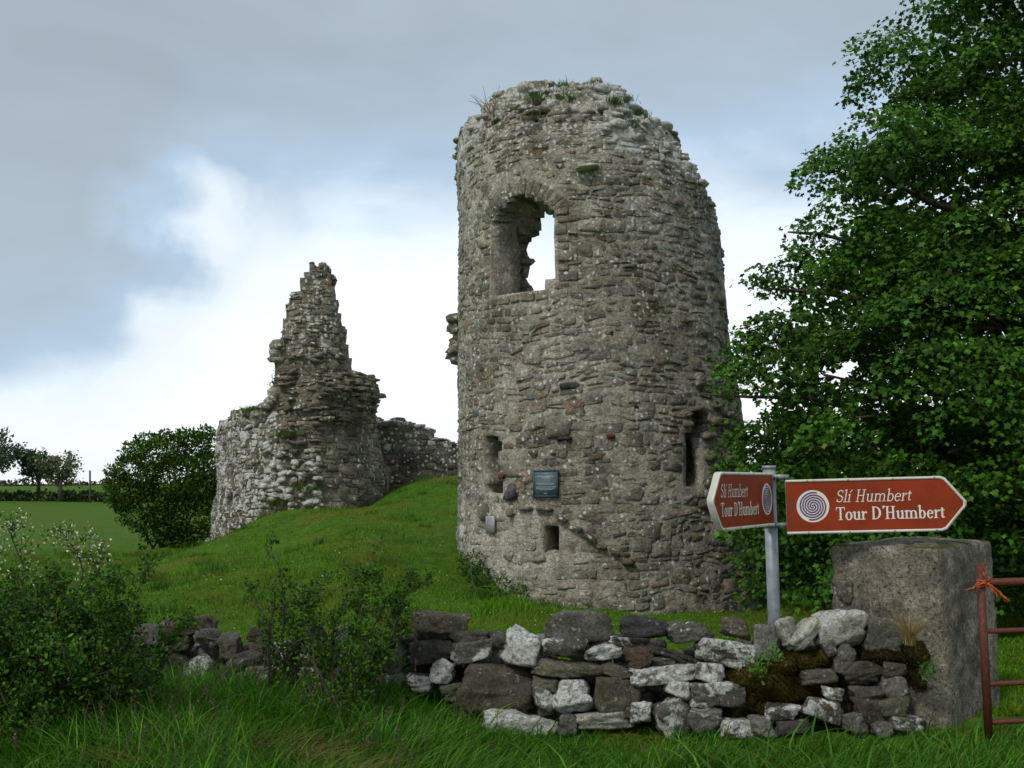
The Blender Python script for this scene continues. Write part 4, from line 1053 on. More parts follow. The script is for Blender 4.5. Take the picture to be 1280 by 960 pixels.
def arrow_sign(parent, O, ax, nrm_, L, H, face, mirror, label):
    """O = lower post-side corner, ax = direction along the arm, nrm_ = out of the face; mirror: arrow points to the reader's left"""
    ax, nrm_, up = map(lambda q: np.asarray(q, float), (ax, nrm_, (0, 0, 1)))
    def to3(p2, dz): p2 = np.asarray(p2); return O + p2[:, :1] * ax + p2[:, 1:2] * up + nrm_ * dz
    def outline(i):   # arm outline, inset by i; s runs from the post to the tip
        sh = .884 * L
        pts = [(0, i), (sh - .03 - i * .3, i), (sh + .004 - i * .5, i + .012), (L - i * 1.25, H * .46), (L - i * 1.25, H * .54), (sh + .004 - i * .5, H - i - .012), (sh - .03 - i * .3, H - i), (0, H - i)]
        return np.array(pts)
    a = outline(0); n = len(a)
    fr = to3(a, 0); bk = to3(a, -.035)
    V = np.concatenate([fr, bk]); j = np.arange(n)
    arm = mk('arm', V, [np.stack([j, (j + 1) % n, (j + 1) % n + n, j + n], -1), np.arange(n, 2 * n)[None], np.arange(n)[None]], M_WHITE, parent=parent, label=label)
    def child(nm, V, F, mat): 
        o = mk(nm, V, F, mat, parent=parent); o.parent = arm; return o
    # raised rim so the edge reads as a pressed channel
    b = outline(.018); V = np.concatenate([to3(a, 0.0), to3(a * [1, 1], .008), to3(b, .008), to3(b, .001)])
    Fr = np.concatenate([np.stack([j + r * n, (j + 1) % n + r * n, (j + 1) % n + (r + 1) * n, j + (r + 1) * n], -1) for r in range(3)])
    Fr = Fr[[k for k in range(len(Fr)) if k % n != n - 1]]
    child('rim', V, Fr, M_WHITE)
    c = outline(.019); child('face', to3(c, .003), np.arange(n)[None], face)
    # spiral badge
    sc = .149 * L if not mirror else .118 * L
    cx, cy, rr = sc, H * .505, H * .295
    t = np.linspace(0, 2 * np.pi, 48, endpoint=False); d = np.stack([cx + rr * np.cos(t), cy + rr * np.sin(t)], -1)
    child('badge', to3(d, .005), np.arange(48)[None], M_LETTER)
    for ph, mat, dz in ((0, M_BLUE, .0062), (np.pi, M_CRIM, .0066)):
        tt = np.linspace(.4, 5.6 * np.pi, 160); r = rr * .86 * tt / (5.6 * np.pi); q = tt + ph
        p = np.stack([cx + r * np.cos(-q) * 1, cy + r * np.sin(-q)], -1)
        V2, F2 = stroke(p, rr * np.minimum(.088, .035 + .025 * tt)); child('spiral', to3(V2, dz), F2, mat)
    # lettering
    for s, B, sh, x0, x1, y0, cap in (('Slí Humbert', .095, .22, .278, .697, .565, .225), ("Tour D'Humbert", .155, 0, .278, .881, .24, .235)):
        rib, wd = text_ribbons(s, B, sh)
        acc = Acc()
        for k, (V2, F2) in enumerate(rib):
            q = V2.copy()
            if not mirror: q[:, 0] = (x0 + q[:, 0] / wd * (x1 - x0)) * L
            else:
                m0, m1 = (.885, .885 - (x1 - x0) * 1.02)     # reader's left edge lies towards the tip
                q[:, 0] = (m0 + q[:, 0] / wd * (m1 - m0)) * L
            q[:, 1] = (y0 + q[:, 1] * cap) * H
            acc.add(to3(q, .0058 + .00006 * (k % 9)), F2)
        o = acc.build('lettering', M_LETTER, parent); o.parent = arm
    for sx in (.12, .35, .6, .83):
        for zz in (H * .975, H * .025):
            V2, F2 = tube([to3([(sx * L, zz)], .006)[0], to3([(sx * L, zz)], .013)[0]], .006, 8); child('rivet', V2, F2, M_GALV)
    return arm
# right arm
A0, A1 = P(983, 634, 8.30), P(1208, 631, 8.16)
ax = np.array([A1[0] - A0[0], A1[1] - A0[1], 0]); L = np.linalg.norm(ax); ax /= L
nr_ = np.array([ax[1], -ax[0], 0]); H = .40
slope = (P(1208, 631, 8.16)[2] - P(983, 634, 8.30)[2])
O = np.array([A0[0], A0[1], P(983, 668, 8.30)[2]])
ax2 = ax + np.array([0, 0, .012]); 
arrow_sign(sign, O, ax2, nr_, L, P(983, 600, 8.3)[2] - O[2], M_BROWN, False, 'long brown arrow sign pointing right')
# left arm, turned towards the viewer
B0, B1 = P(966, 625, 8.30), P(890, 625, 7.25)
ax = np.array([B1[0] - B0[0], B1[1] - B0[1], 0]); L2 = np.linalg.norm(ax); ax /= L2
nr_ = np.array([-ax[1], ax[0], 0])
if nr_ @ (np.array([0, 0, 0]) - np.array([B0[0], B0[1], 0])) < 0: nr_ = -nr_
O = np.array([B0[0], B0[1], P(966, 657, 8.30)[2]])
arrow_sign(sign, O, ax + np.array([0, 0, .0]), nr_, L2, P(966, 591, 8.3)[2] - O[2], M_BROWN, True, 'brown arrow sign pointing left towards the viewer')
for py in (596, 656):
    z = P(968, py, 8.38)[2]
    t = np.linspace(0, 2 * np.pi, 24)
    acc = Acc(); acc.add(*tube([[sp[0], sp[1], z - .018], [sp[0], sp[1], z + .018]], .054, 20))
    acc.add(*boxv((sp[0] + .075, sp[1] - .05, z), (.055, 0, 0), (0, .012, 0), (0, 0, .016)))
    acc.add(*boxv((sp[0] - .02, sp[1] - .07, z), (.03, 0, 0), (0, .02, 0), (0, 0, .014)))
    acc.add(*tube([[sp[0] + .03, sp[1] - .06, z], [sp[0] + .03, sp[1] - .085, z]], .012, 8))
    acc.build('clamp', M_GALV, sign)

# ================================================================== foliage tools
MAPLE_V = np.array([(0, .42, .0), (0, 0, 0), (.30, .10, -.06), (.24, .32, -.03), (.56, .48, -.14), (.28, .62, -.05), (0, 1.0, -.16), (-.28, .62, -.05), (-.56, .48, -.14), (-.24, .32, -.03), (-.30, .10, -.06)])
MAPLE_F = np.array([[0, i, i + 1 if i < 10 else 1] for i in range(1, 11)])
LEAF_V = np.array([(0, 0, 0), (.28, .35, .07), (.2, .75, .03), (0, 1, -.08), (-.2, .75, .03), (-.28, .35, .07), (0, .5, -.02)])
LEAF_F = np.array([[6, 0, 1], [6, 1, 2], [6, 2, 3], [6, 3, 4], [6, 4, 5], [6, 5, 0]])
QUAD_V = np.array([(0, 0, 0), (.34, .5, .08), (0, 1, -.05), (-.34, .5, .08)]); QUAD_F = np.array([[0, 1, 2], [0, 2, 3]])
def leaves(C, T, Nn, S, cols, tpl=(LEAF_V, LEAF_F)):
    """C centres, T leaf axis, Nn leaf normal (both (n,3)), S sizes, cols (n,3)"""
    T = T / (np.linalg.norm(T, axis=1, keepdims=True) + 1e-9)
    B = np.cross(T, Nn); B /= np.linalg.norm(B, axis=1, keepdims=True) + 1e-9
    Z = np.cross(B, T)
    tv, tf = tpl; n, k = len(C), len(tv)
    V = C[:, None] + S[:, None, None] * (tv[None, :, :1] * B[:, None] + tv[None, :, 1:2] * T[:, None] + tv[None, :, 2:] * Z[:, None])
    F = tf[None] + (np.arange(n) * k)[:, None, None]
    return V.reshape(-1, 3), F.reshape(-1, tf.shape[1]), np.repeat(cols, k, axis=0)
def leaf_cols(n, base, var=.25, yellow=.25, r=rng):
    b = np.array(base)[None] * np.exp(r.normal(0, var, (n, 1)))
    y = (r.random((n, 1)) ** 2) * yellow
    return np.clip(b * (1 + y * np.array([[1.3, .55, .1]])), .004, .4)
def unit(r, n):
    v = r.normal(size=(n, 3)); return v / np.linalg.norm(v, axis=1, keepdims=True)
def wander(p0, d0, length, n, r, wob=.25, lift=0.0):
    pts = [np.array(p0, float)]; d = np.array(d0, float) / np.linalg.norm(d0)
    for k in range(n - 1):
        d = d + r.normal(0, wob, 3) / math.sqrt(n) + np.array([0, 0, lift / n]); d /= np.linalg.norm(d)
        pts.append(pts[-1] + d * length / (n - 1))
    return np.array(pts)

# ------------------------------------------------------------------ big sycamore at the right
tr = np.random.default_rng(21)
tb = P(1345, 760, 15.6); tb[2] = gz(tb[0], tb[1])
syc = empty('sycamore_tree', tb, 'large leafy sycamore tree filling the right side behind the sign', 'tree')
trunk_pts = np.array([tb + [0, 0, -.2], tb + [0, 0, .3], tb + [-.1, 0, 1.8], tb + [.05, .1, 3.6], tb + [0, .1, 5.6], tb + [.1, 0, 7.6], tb + [.1, 0, 9.2]])
mk('trunk', *tube(trunk_pts, [.62, .48, .40, .34, .24, .14, .05], 14), M_BARK, None, syc, smooth=True)
xb = lambda y: np.interp(y, [-140, -60, 0, 30, 110, 180, 215, 265, 310, 355, 400, 440, 480, 520, 560, 600, 650, 700, 730], [1270, 1210, 1160, 1118, 1085, 1050, 1022, 1030, 1010, 955, 950, 940, 925, 925, 935, 925, 915, 925, 960])
clumps = []
for iy, y in enumerate(np.arange(-150, 740, 62)):
    x0 = xb(y)
    for x in np.arange(x0 + 26 + 26 * (iy % 2), 1480, 78):
        xx, yy = x + tr.normal(0, 18), y + tr.normal(0, 18)
        q = min(abs(1345 - xx) / (1345 - x0 + 30), 1)
        dep = 15.6 - 3.6 * math.sqrt(1 - q * q) * np.interp(yy, [-150, 100, 500, 740], [.45, .8, 1, .95])
        clumps.append((xx, yy, dep + tr.normal(0, .45), tr.uniform(.55, .98)))
        for m in range(3):       # smaller sprays riding on the big one
            clumps.append((xx + tr.normal(0, 38), yy + tr.normal(4, 24), dep + tr.uniform(-.5, .5), tr.uniform(.2, .42)))
        if tr.random() < .9: clumps.append((xx + tr.normal(0, 25), yy + tr.normal(0, 25), dep + tr.uniform(1.2, 2.6), tr.uniform(.6, .95)))
        if xx < 1300 and tr.random() < .3: clumps.append((xx + tr.normal(0, 20), yy, 15.6 + abs(15.6 - dep) * tr.uniform(.3, .9), tr.uniform(.5, .75)))
for (x, y, r_) in ((1112, 58, .2), (1125, 45, .2), (1150, 60, .25), (985, 290, .22), (1000, 298, .25), (1015, 300, .3), (940, 352, .2), (955, 360, .28), (975, 368, .3), (930, 432, .2), (945, 440, .25), (908, 478, .22), (922, 486, .28), (1045, 165, .2), (1022, 205, .22), (1020, 232, .2), (1062, 120, .2), (1085, 95, .2), (1190, 15, .2), (1215, 5, .25), (1240, -5, .3), (925, 650, .3), (905, 672, .25), (945, 690, .3), (985, 690, .32), (1020, 680, .32)):
    clumps.append((x, y, 15.2 + tr.normal(0, .2) - (1.2 if y > 600 else 0) - (.5 if x < 960 else 0), r_))
holes = [(1044, 468, 15), (1062, 456, 11), (938, 515, 20), (930, 500, 14), (1128, 250, 8), (1215, 210, 8), (1160, 505, 8)]
Cs, Ts, Ns, Ss, Ks = [], [], [], [], []
for (x, y, d, r_) in clumps:
    n = int(1250 * r_ ** 1.9 * tr.uniform(.8, 1.2)) + 24
    c = P(x, y, d)
    u = unit(tr, n); u[:, 2] = np.abs(u[:, 2]) * 1.0 - .12 * tr.random(n)
    rad = r_ * (tr.random(n) ** .6 * .38 + .68)[:, None] * (1 + .3 * vnoise(u * 2.2 + x, 1.0, 5))[:, None]
    p = c + u * rad * np.array([1.15, 1.15, .75]) - np.array([0, 0, .30]) * (rad / r_) ** 2 * r_
    q = proj(p); keep = np.ones(n, bool)
    for hx, hy, hr in holes: keep &= np.hypot(q[:, 0] - hx, (q[:, 1] - hy) * 1.5) > hr * tr.uniform(.6, 1.1, n)
    keep &= (q[:, 0] > xb(q[:, 1]) - 26 + 36 * vnoise(p, 1.6, 3) + 14 * vnoise(p, 5.0, 4)) & (q[:, 0] > 888)
    keep &= fbm(p * [1, 1, 1.9], .75, 23, 2) > (-.30 if d < 16 else -9)        # hollows between the boughs
    p, u = p[keep], u[keep]; n = len(p)
    outw = u.copy(); outw[:, 2] = 0; outw += np.array([-.3, -.35, 0])
    T = outw + np.array([0, 0, -.55]) + tr.normal(0, .6, (n, 3))
    Nn = np.array([0, -.2, .8]) + u * .5 + tr.normal(0, .55, (n, 3))
    Cs.append(p); Ts.append(T); Ns.append(Nn); Ss.append(tr.uniform(.040, .085, n)); Ks.append(leaf_cols(n, np.array((.029, .086, .008)) * tr.uniform(.6, 1.4), .38, .7, tr))
n = 34000; xx = tr.uniform(930, 1480, n); yy = tr.uniform(-140, 720, n); kk = xx > xb(yy) + 34 + 20 * tr.random(n)
for hx, hy, hr in holes: kk &= np.hypot(xx - hx, (yy - hy) * 1.4) > hr * tr.uniform(.8, 1.8, len(xx))
dd_ = CR @ np.stack([(xx[kk] - 640) / F_PX, (480 - yy[kk]) / F_PX, -np.ones(kk.sum())]); p = np.array([0, 0, EYE]) + (dd_ * (tr.uniform(15.0, 17.8, kk.sum()) / dd_[1])).T; n = len(p)
inner = leaves(p, unit(tr, n) + [0, 0, -.4], unit(tr, n) * .7 + [0, -.3, .8], tr.uniform(.10, .17, n), leaf_cols(n, (.029, .086, .008), .3, .3, tr), (QUAD_V * [1.3, 1, 1], QUAD_F))
V, F, K = leaves(np.concatenate(Cs), np.concatenate(Ts), np.concatenate(Ns), np.concatenate(Ss), np.concatenate(Ks), (MAPLE_V, MAPLE_F))
F = np.concatenate([F, inner[1] + len(V)]); V = np.concatenate([V, inner[0]]); K = np.concatenate([K, inner[2]])
mk('crown', V, F, M_LEAF, K, syc, kind='stuff')
NLEAF = len(V) // 11
for k in range(64):
    x, y, d, r_ = clumps[tr.integers(0, len(clumps))]
    e = P(x, y, d); hz = np.clip(e[2] - .9 - .25 * np.linalg.norm(e[:2] - tb[:2]), .8, 8.5); s = np.array([np.interp(hz + tb[2], trunk_pts[:, 2], trunk_pts[:, i]) for i in range(3)])
    t = np.linspace(0, 1, 9)[:, None]
    pts = s * (1 - t) + e * t + np.array([0, 0, .5]) * (4 * t * (1 - t)) + tr.normal(0, .09, (9, 3)) * np.sin(t * np.pi)
    mk('branch', *tube(pts, np.linspace(.085, .012, 9), 6), M_BARK, None, syc, smooth=True)

# ------------------------------------------------------------------ generic leafy shrub
def shrub(name, label, cat, base_pts, height, spread, n_stem, twigs, lv_per, leaf, col, seed, lean=(0, 0, 0), stem_r=.012, fill=None, tpl=(LEAF_V, LEAF_F), group=None, wob=.5, twl=(.15, .4), bare=.25, var=.25):
    r = np.random.default_rng(seed); b = np.mean(base_pts, 0)
    e = empty(name, b, label, cat)
    if group: e['group'] = group
    acc = Acc(); C, T, Nn, S, K = [], [], [], [], []
    for s in range(n_stem):
        p0 = base_pts[s % len(base_pts)] + r.normal(0, .05, 3) * [1, 1, 0]
        ang = r.uniform(0, 2 * np.pi); tilt = r.random() * spread
        d = np.array([math.cos(ang) * tilt, math.sin(ang) * tilt, 1.0]) + np.array(lean)
        L_ = height * r.uniform(.65, 1.05)
        pts = wander(p0, d, L_, 12, r, wob, .2)
        acc.add(*tube(pts, np.linspace(stem_r, stem_r * .2, 12), 5))
        for t_ in range(twigs):
            k = r.uniform(bare, 1.0); q = np.array([np.interp(k, np.linspace(0, 1, 12), pts[:, i]) for i in range(3)])
            dd = unit(r, 1)[0]; dd[2] = abs(dd[2]) * .8 + .1
            tp = wander(q, dd, r.uniform(*twl) * (1.25 - .6 * k) * height * .6, 6, r, .5, .2)
            acc.add(*tube(tp, np.linspace(stem_r * .35, stem_r * .1, 6), 4, False))
            n = max(3, int(lv_per * r.uniform(.6, 1.3))); f = r.uniform(.1, 1.02, n)
            lp = np.stack([np.interp(f, np.linspace(0, 1, 6), tp[:, i]) for i in range(3)], -1) + r.normal(0, leaf * .7, (n, 3))
            u = unit(r, n)
            C.append(lp); T.append(u + np.array([0, 0, .35])); Nn.append(unit(r, n) * .8 + np.array([0, -.25, .8])); S.append(leaf * r.uniform(.65, 1.3, n)); K.append(leaf_cols(n, np.array(col) * r.uniform(.75, 1.25), var, .6, r))
    acc.build('stems', M_BARK, e)
    V, F, K = leaves(np.concatenate(C), np.concatenate(T), np.concatenate(Nn), np.concatenate(S), np.concatenate(K), tpl)
    mk('foliage', V, F, M_LEAF, K, e, kind='stuff')
    return e, np.concatenate(C)

def gpt(px, d):
    p = P(px, 700, d); p[2] = gz(p[0], p[1]); return p
shrub('hawthorn_bush', 'big dark green hawthorn bush in the left foreground corner', 'bush', [gpt(x, d) for x, d in ((-120, 7.6), (-40, 7.3), (20, 7.6), (70, 7.3), (120, 7.7), (160, 7.6), (-80, 7.9), (40, 7.0))],
      1.18, .50, 60, 34, 34, .031, (.032, .094, .007), 31, twl=(.2, .5), bare=.05)
shrub('hawthorn_sapling', 'spindly green hawthorn sapling growing in front of the wall', 'bush', [gpt(x, d) for x, d in ((425, 8.1), (460, 8.2), (440, 7.9), (400, 8.1), (375, 8.2))],
      1.30, .80, 12, 22, 30, .030, (.034, .098, .007), 32, twl=(.12, .36), bare=.15)
shrub('hawthorn_sapling', 'thin upright hawthorn shoot left of the sapling, showing against the mound', 'bush', [gpt(350, 8.3)], 1.25, .12, 5, 17, 20, .027, (.034, .086, .010), 33, twl=(.08, .28), bare=.2)
e_bl, Cb = shrub('blossoming_hawthorn', 'hawthorn with cream-white blossom behind the left corner bush', 'bush', [gpt(25, 8.6), gpt(45, 8.5), gpt(0, 8.4)], 1.58, .12, 8, 16, 16, .030, (.036, .088, .010), 34, twl=(.12, .32), bare=.15)
r = np.random.default_rng(35)
top = Cb[(Cb[:, 2] > np.quantile(Cb[:, 2], .62))]
n = 800; c = top[r.integers(0, len(top), n)] + r.normal(0, .03, (n, 3))
V, F, K = leaves(c, unit(r, n), unit(r, n), r.uniform(.014, .028, n), np.clip(np.array([[.68, .66, .54]]) * np.exp(r.normal(0, .12, (n, 1))), 0, .85), (QUAD_V, QUAD_F))
mk('blossom', V, F, M_PETAL, K, e_bl, kind='stuff')

# dense bush behind the left ruin, dark hedge under the sycamore
def clump_bush(name, label, cat, blobs, leaf, col, seed, n_per, parent=None, trunk=True, tpl=(QUAD_V, QUAD_F), core=.45):
    r = np.random.default_rng(seed); ctr = np.mean([P(*b[:3]) for b in blobs], 0); ctr[2] = gz(ctr[0], ctr[1])
    e = empty(name, ctr, label, cat)
    C, T, Nn, S, K = [], [], [], [], []
    acc = Acc()
    for (x, y, d, rad) in blobs:
        c = P(x, y, d); n = int(n_per * rad ** 2)
        u = unit(r, n); u[:, 2] = u[:, 2] * .9 + .1
        p = c + u * rad * (r.uniform(core, 1.0, n) ** .6)[:, None] * (1 + .25 * fbm(u * 2 + x, 1.3, seed, 2))[:, None] * np.array([1, 1, .85])
        ok = p[:, 2] > gz(p[:, 0], p[:, 1], False) - .02; p, u = p[ok], u[ok]; n = len(p)
        C.append(p); T.append(u + r.normal(0, .5, (n, 3))); Nn.append(np.array([0, 0, .8]) + u * .7 + r.normal(0, .4, (n, 3))); S.append(leaf * r.uniform(.6, 1.3, n)); K.append(leaf_cols(n, np.array(col) * r.uniform(.75, 1.25), .25, .5, r))
        t = np.linspace(0, 1, 6)[:, None]; s = ctr + r.normal(0, .15, 3) * [1, 1, 0]
        acc.add(*tube(s * (1 - t) + c * t + r.normal(0, .05, (6, 3)), np.linspace(max(.03, leaf * .4), .01, 6), 5))
    acc.build('stems', M_BARK, e)
    V, F, K = leaves(np.concatenate(C), np.concatenate(T), np.concatenate(Nn), np.concatenate(S), np.concatenate(K), tpl)
    mk('foliage', V, F, M_LEAF, K, e, kind='stuff')
    return e
clump_bush('elder_bush', 'dense rounded green bush left of the ruined pinnacle', 'bush',
   [(172, 590, 33, .75), (160, 615, 33, .7), (190, 572, 33.5, .7), (215, 562, 34, .6), (240, 560, 34.5, .6), (262, 556, 35, .55), (180, 640, 33.2, .8), (215, 600, 33.5, .9), (245, 600, 34, .9), (205, 655, 33.4, .8), (240, 650, 33.8, .9), (262, 620, 34.5, .9), (225, 675, 33.4, .6), (250, 672, 33.6, .6), (275, 590, 35, .8), (148, 600, 33, .4), (184, 553, 33.6, .35), (206, 548, 33.8, .3), (232, 548, 34, .35), (255, 544, 34.6, .3), (150, 628, 33, .35), (140, 588, 33, .2), (166, 566, 33.3, .35)], .10, (.042, .105, .011), 41, 2600, tpl=(LEAF_V, LEAF_F))
clump_bush('dark_hedge', 'dark shaded hedge under the sycamore behind the gate pillar', 'hedge',
   [(x, y, 20.5 + (k % 3) * .4, .9) for k, (x, y) in enumerate([(xx, yy) for xx in range(975, 1420, 42) for yy in (610, 655, 700)])], .13, (.030, .075, .011), 42, 900)
clump_bush('small_bramble', 'low leafy weeds at the left foot of the round tower', 'weeds', [(600, 722, 17.5, .22), (625, 735, 17.2, .2), (588, 705, 18.4, .22), (650, 742, 17.0, .15)], .06, (.035, .10, .018), 43, 4500)
clump_bush('ivy', 'green ivy inside the tower seen through the small square opening', 'ivy', [(695, 668, 19.6, .35), (694, 690, 19.7, .35)], .09, (.04, .11, .02), 44, 1500)

# ------------------------------------------------------------------ far trees, hedge, pole
def far_tree(name, label, px, py_base, d, h, w, leaf, n, col, seed, sparse=False, blobs=None):
    r = np.random.default_rng(seed); b = P(px, py_base, d)
    e = empty(name, b, label, 'tree', group='far trees on the field boundary')
    acc = Acc(); acc.add(*tube([b - [0, 0, .5], b + [0, 0, h * .22], b + [.1, 0, h * .4]], [h * .05, h * .038, h * .028], 8))
    tips = []
    for k in range(26):
        a = r.uniform(0, 2 * np.pi); el = r.uniform(.25, 1.4)
        s = b + [0, 0, h * r.uniform(.2, .38)]
        t = s + np.array([math.cos(a) * w * .5 * math.cos(el), math.sin(a) * w * .5 * math.cos(el), (h * .62) * math.sin(el) * r.uniform(.85, 1.05)])
        pts = wander(s, t - s, np.linalg.norm(t - s), 8, r, .35, .1); acc.add(*tube(pts, np.linspace(h * .016, h * .003, 8), 5)); tips += list(pts[3:])
        for m in range(4):
            q = pts[r.integers(3, 8)]; tw_ = wander(q, unit(r, 1)[0] + [0, 0, .5], w * .14, 5, r, .5); acc.add(*tube(tw_, np.linspace(h * .005, h * .002, 5), 4)); tips += list(tw_[2:])
    acc.build('trunk', M_BARK, e)
    tips = np.array(tips); c = tips[r.integers(0, len(tips), n)] + r.normal(0, w * (.035 if sparse else .055), (n, 3))
    V, F, K = leaves(c, unit(r, n), unit(r, n) + [0, 0, .6], leaf * r.uniform(.6, 1.3, n), leaf_cols(n, col, .3, .4, r), (QUAD_V, QUAD_F))
    mk('crown', V, F, M_LEAF, K, e, kind='stuff')
far_tree('field_tree', 'far dark tree cut by the left picture edge', -12, 612, 150, 8.5, 8, .5, 2600, (.05, .09, .05), 51)
far_tree('field_tree', 'far dense green tree left of the pale one in the field', 48, 616, 152, 6.2, 5.2, .5, 2200, (.045, .085, .045), 52)
far_tree('field_tree', 'far pale sparse tree with forked limbs beside the pole', 75, 622, 148, 6.2, 6.2, .4, 1500, (.10, .13, .075), 53, True)
pl = P(112.5, 624, 146); pole = mk('utility_pole', *tube([pl - [0, 0, .5], P(112.5, 588, 146)], .13, 8), flat('pole_wood', (.10, .085, .07), .9)); pole['label'] = 'lone wooden pole standing in the far field'; pole['category'] = 'pole'
clump_bush('field_hedge', 'low dark hedge across the far field below the trees', 'hedge', [(x, 623 + (i % 2) * 2, 150, .45 + .28 * ((i * 5) % 4)) for i, x in enumerate(range(-20, 200, 7)) if i % 6 != 4], .5, (.035, .065, .03), 54, 170)
clump_bush('ridge_hedge', 'distant row of bushes along the skyline at the left', 'hedge', [(x, 606 + (i % 2), 255, .8 + .7 * ((i * 7) % 5 == 0)) for i, x in enumerate(range(-30, 330, 11))], .8, (.05, .075, .045), 55, 60)
hc = P(-2, 603, 262)
rf = empty('farmhouse', hc, 'distant red farm roof on the skyline at the left edge', 'house')
V = np.array([hc + .5 * np.array(o) for o in ((-2.2, 0, -1.5), (2.2, 0, -1.5), (2.2, 3, -1.5), (-2.2, 3, -1.5), (-2.2, 0, 0), (2.2, 0, 0), (2.2, 3, 0), (-2.2, 3, 0))])
mk('wall', V, np.array([[0, 1, 5, 4], [1, 2, 6, 5], [2, 3, 7, 6], [3, 0, 4, 7]]), flat('far_wall', (.4, .38, .34), .9), parent=rf)
V = np.array([hc + .5 * np.array(o) for o in ((-2.5, -.4, 0), (2.5, -.4, 0), (2.5, 1.5, 1.0), (-2.5, 1.5, 1.0), (2.5, 3.4, 0), (-2.5, 3.4, 0))])
mk('roof', V, np.array([[0, 1, 2, 3], [3, 2, 4, 5]]), flat('far_roof', (.22, .06, .035), .9), parent=rf)

# ------------------------------------------------------------------ growth on the ruins
def tuft(name, label, cat, c, n, L_, w, col, seed, spread=.5, mat=M_GRASS, up=1.0, foot=.05):
    r = np.random.default_rng(seed)
    V, F, K = blades(c + r.normal(0, foot, (n, 3)) * [1, 1, .15], L_ * r.uniform(.6, 1.1, n), w, r, leaf_cols(n, col, .2, .3, r), spread)
    o = mk(name, V, F, mat, K); o['label'] = label; o['category'] = cat; return o
def blades(Pb, Ln, width, r, cols, bend=.6, wind=None, segs=4):
    n = len(Pb); a = r.uniform(0, 2 * np.pi, n); dirh = np.stack([np.cos(a), np.sin(a), 0 * a], -1)
    if wind is not None: dirh = dirh * .55 + wind; dirh /= np.linalg.norm(dirh, axis=1, keepdims=True)
    side = np.stack([-dirh[:, 1], dirh[:, 0], 0 * a], -1)
    # ribbons turned partly to a random heading
    b2 = r.uniform(0, 2 * np.pi, n); side = side * .6 + np.stack([np.cos(b2), np.sin(b2), 0 * b2], -1) * .6; side /= np.linalg.norm(side, axis=1, keepdims=True)
    bd = bend * r.uniform(.3, 1.3, n)
    t = np.linspace(0, 1, segs + 1)
    ctr = Pb[:, None] + Ln[:, None, None] * (t[None, :, None] ** 2.0 * bd[:, None, None] * dirh[:, None] + (t[None, :, None] - .38 * np.minimum(bd, 1.4)[:, None, None] * t[None, :, None] ** 2.2) * np.array([0, 0, 1.0]))
    wv = (np.array(width) * (1 - t ** 1.6) + .0006) if np.isscalar(width) else None
    Wd = width * (1 - .95 * t ** 1.7)
    Lv = ctr + side[:, None] * Wd[None, :, None] / 2; Rv = ctr - side[:, None] * Wd[None, :, None] / 2
    V = np.stack([Lv, Rv], 2).reshape(-1, 3); k = 2 * (segs + 1)
    j = np.arange(segs) * 2; fq = np.stack([j, j + 1, j + 3, j + 2], -1)
    F = (fq[None] + (np.arange(n) * k)[:, None, None]).reshape(-1, 4)
    return V, F, np.repeat(cols, k, axis=0)
u, v = t_hit(600, 150); c = t_surf(np.array(u), np.array(v + .05), np.array(-.25))
r = np.random.default_rng(61); acc = Acc()
for k in range(26): acc.add(*tube(wander(c + r.normal(0, .07, 3), (r.normal(0, .45), r.normal(0, .45), 1), r.uniform(.25, .6), 7, r, .5), np.linspace(.008, .003, 7), 4))
tw = acc.build('dead_shrub', flat('dry_stem', (.26, .18, .12), .9)); tw['label'] = 'dry leafless brown shrub on the left shoulder of the tower top'; tw['category'] = 'shrub'
def tower_top_pt(px, frac=.5):
    u = t_hit(px, 160)[0]; z = np.interp(u, zo_u, zo_z) * (1 - frac) + np.interp(u, zi_u, zi_z) * frac
    return t_surf(np.array(u), np.array(z + .06), np.array(-.03 - .75 * frac))
for i, (px, fr, lb) in enumerate(((655, .5, 'left of centre on the tower top'), (690, .9, 'at the crest of the tower top'), (706, .55, 'on the tower top below the crest'), (745, .95, 'right of the crest of the tower top'), (775, .55, 'on the right slope of the tower top'), (800, .9, 'at the right shoulder of the tower top'), (825, .8, 'lowest on the right slope of the tower top'), (790, .05, 'beside the bare patch under the tower rim'))):
    tuft('grass_tuft', 'green grass tuft growing ' + lb, 'grass tuft', tower_top_pt(px, fr), 130 if i != 4 else 260, .16, .012, (.05, .11, .02), 70 + i, .9, foot=.09)
c = r_surf(np.array(r_u(336)), np.array(r_z(336, 500)), np.array(-.3))
shrub('wall_bush', 'small scrubby bush on the wall top left of the pinnacle', 'bush', [c], .75, .8, 9, 8, 12, .06, (.04, .07, .03), 81, twl=(.2, .5), bare=.15, stem_r=.015)
for i, (px, py, lb) in enumerate(((312, 516, 'on the wall top far left of the pinnacle'), (360, 545, 'in the broken face of the ruin'), (385, 612, 'at the foot of the broken ruin face'), (350, 630, 'beside the fallen stones under the ruin'))):
    c = r_surf(np.array(r_u(px)), np.array(r_z(px, py)), np.array(.05))
    tuft('grass_tuft', 'green grass clump ' + lb, 'grass tuft', c, 240, .26, .014, (.06, .10, .02), 85 + i, .9, foot=.16)

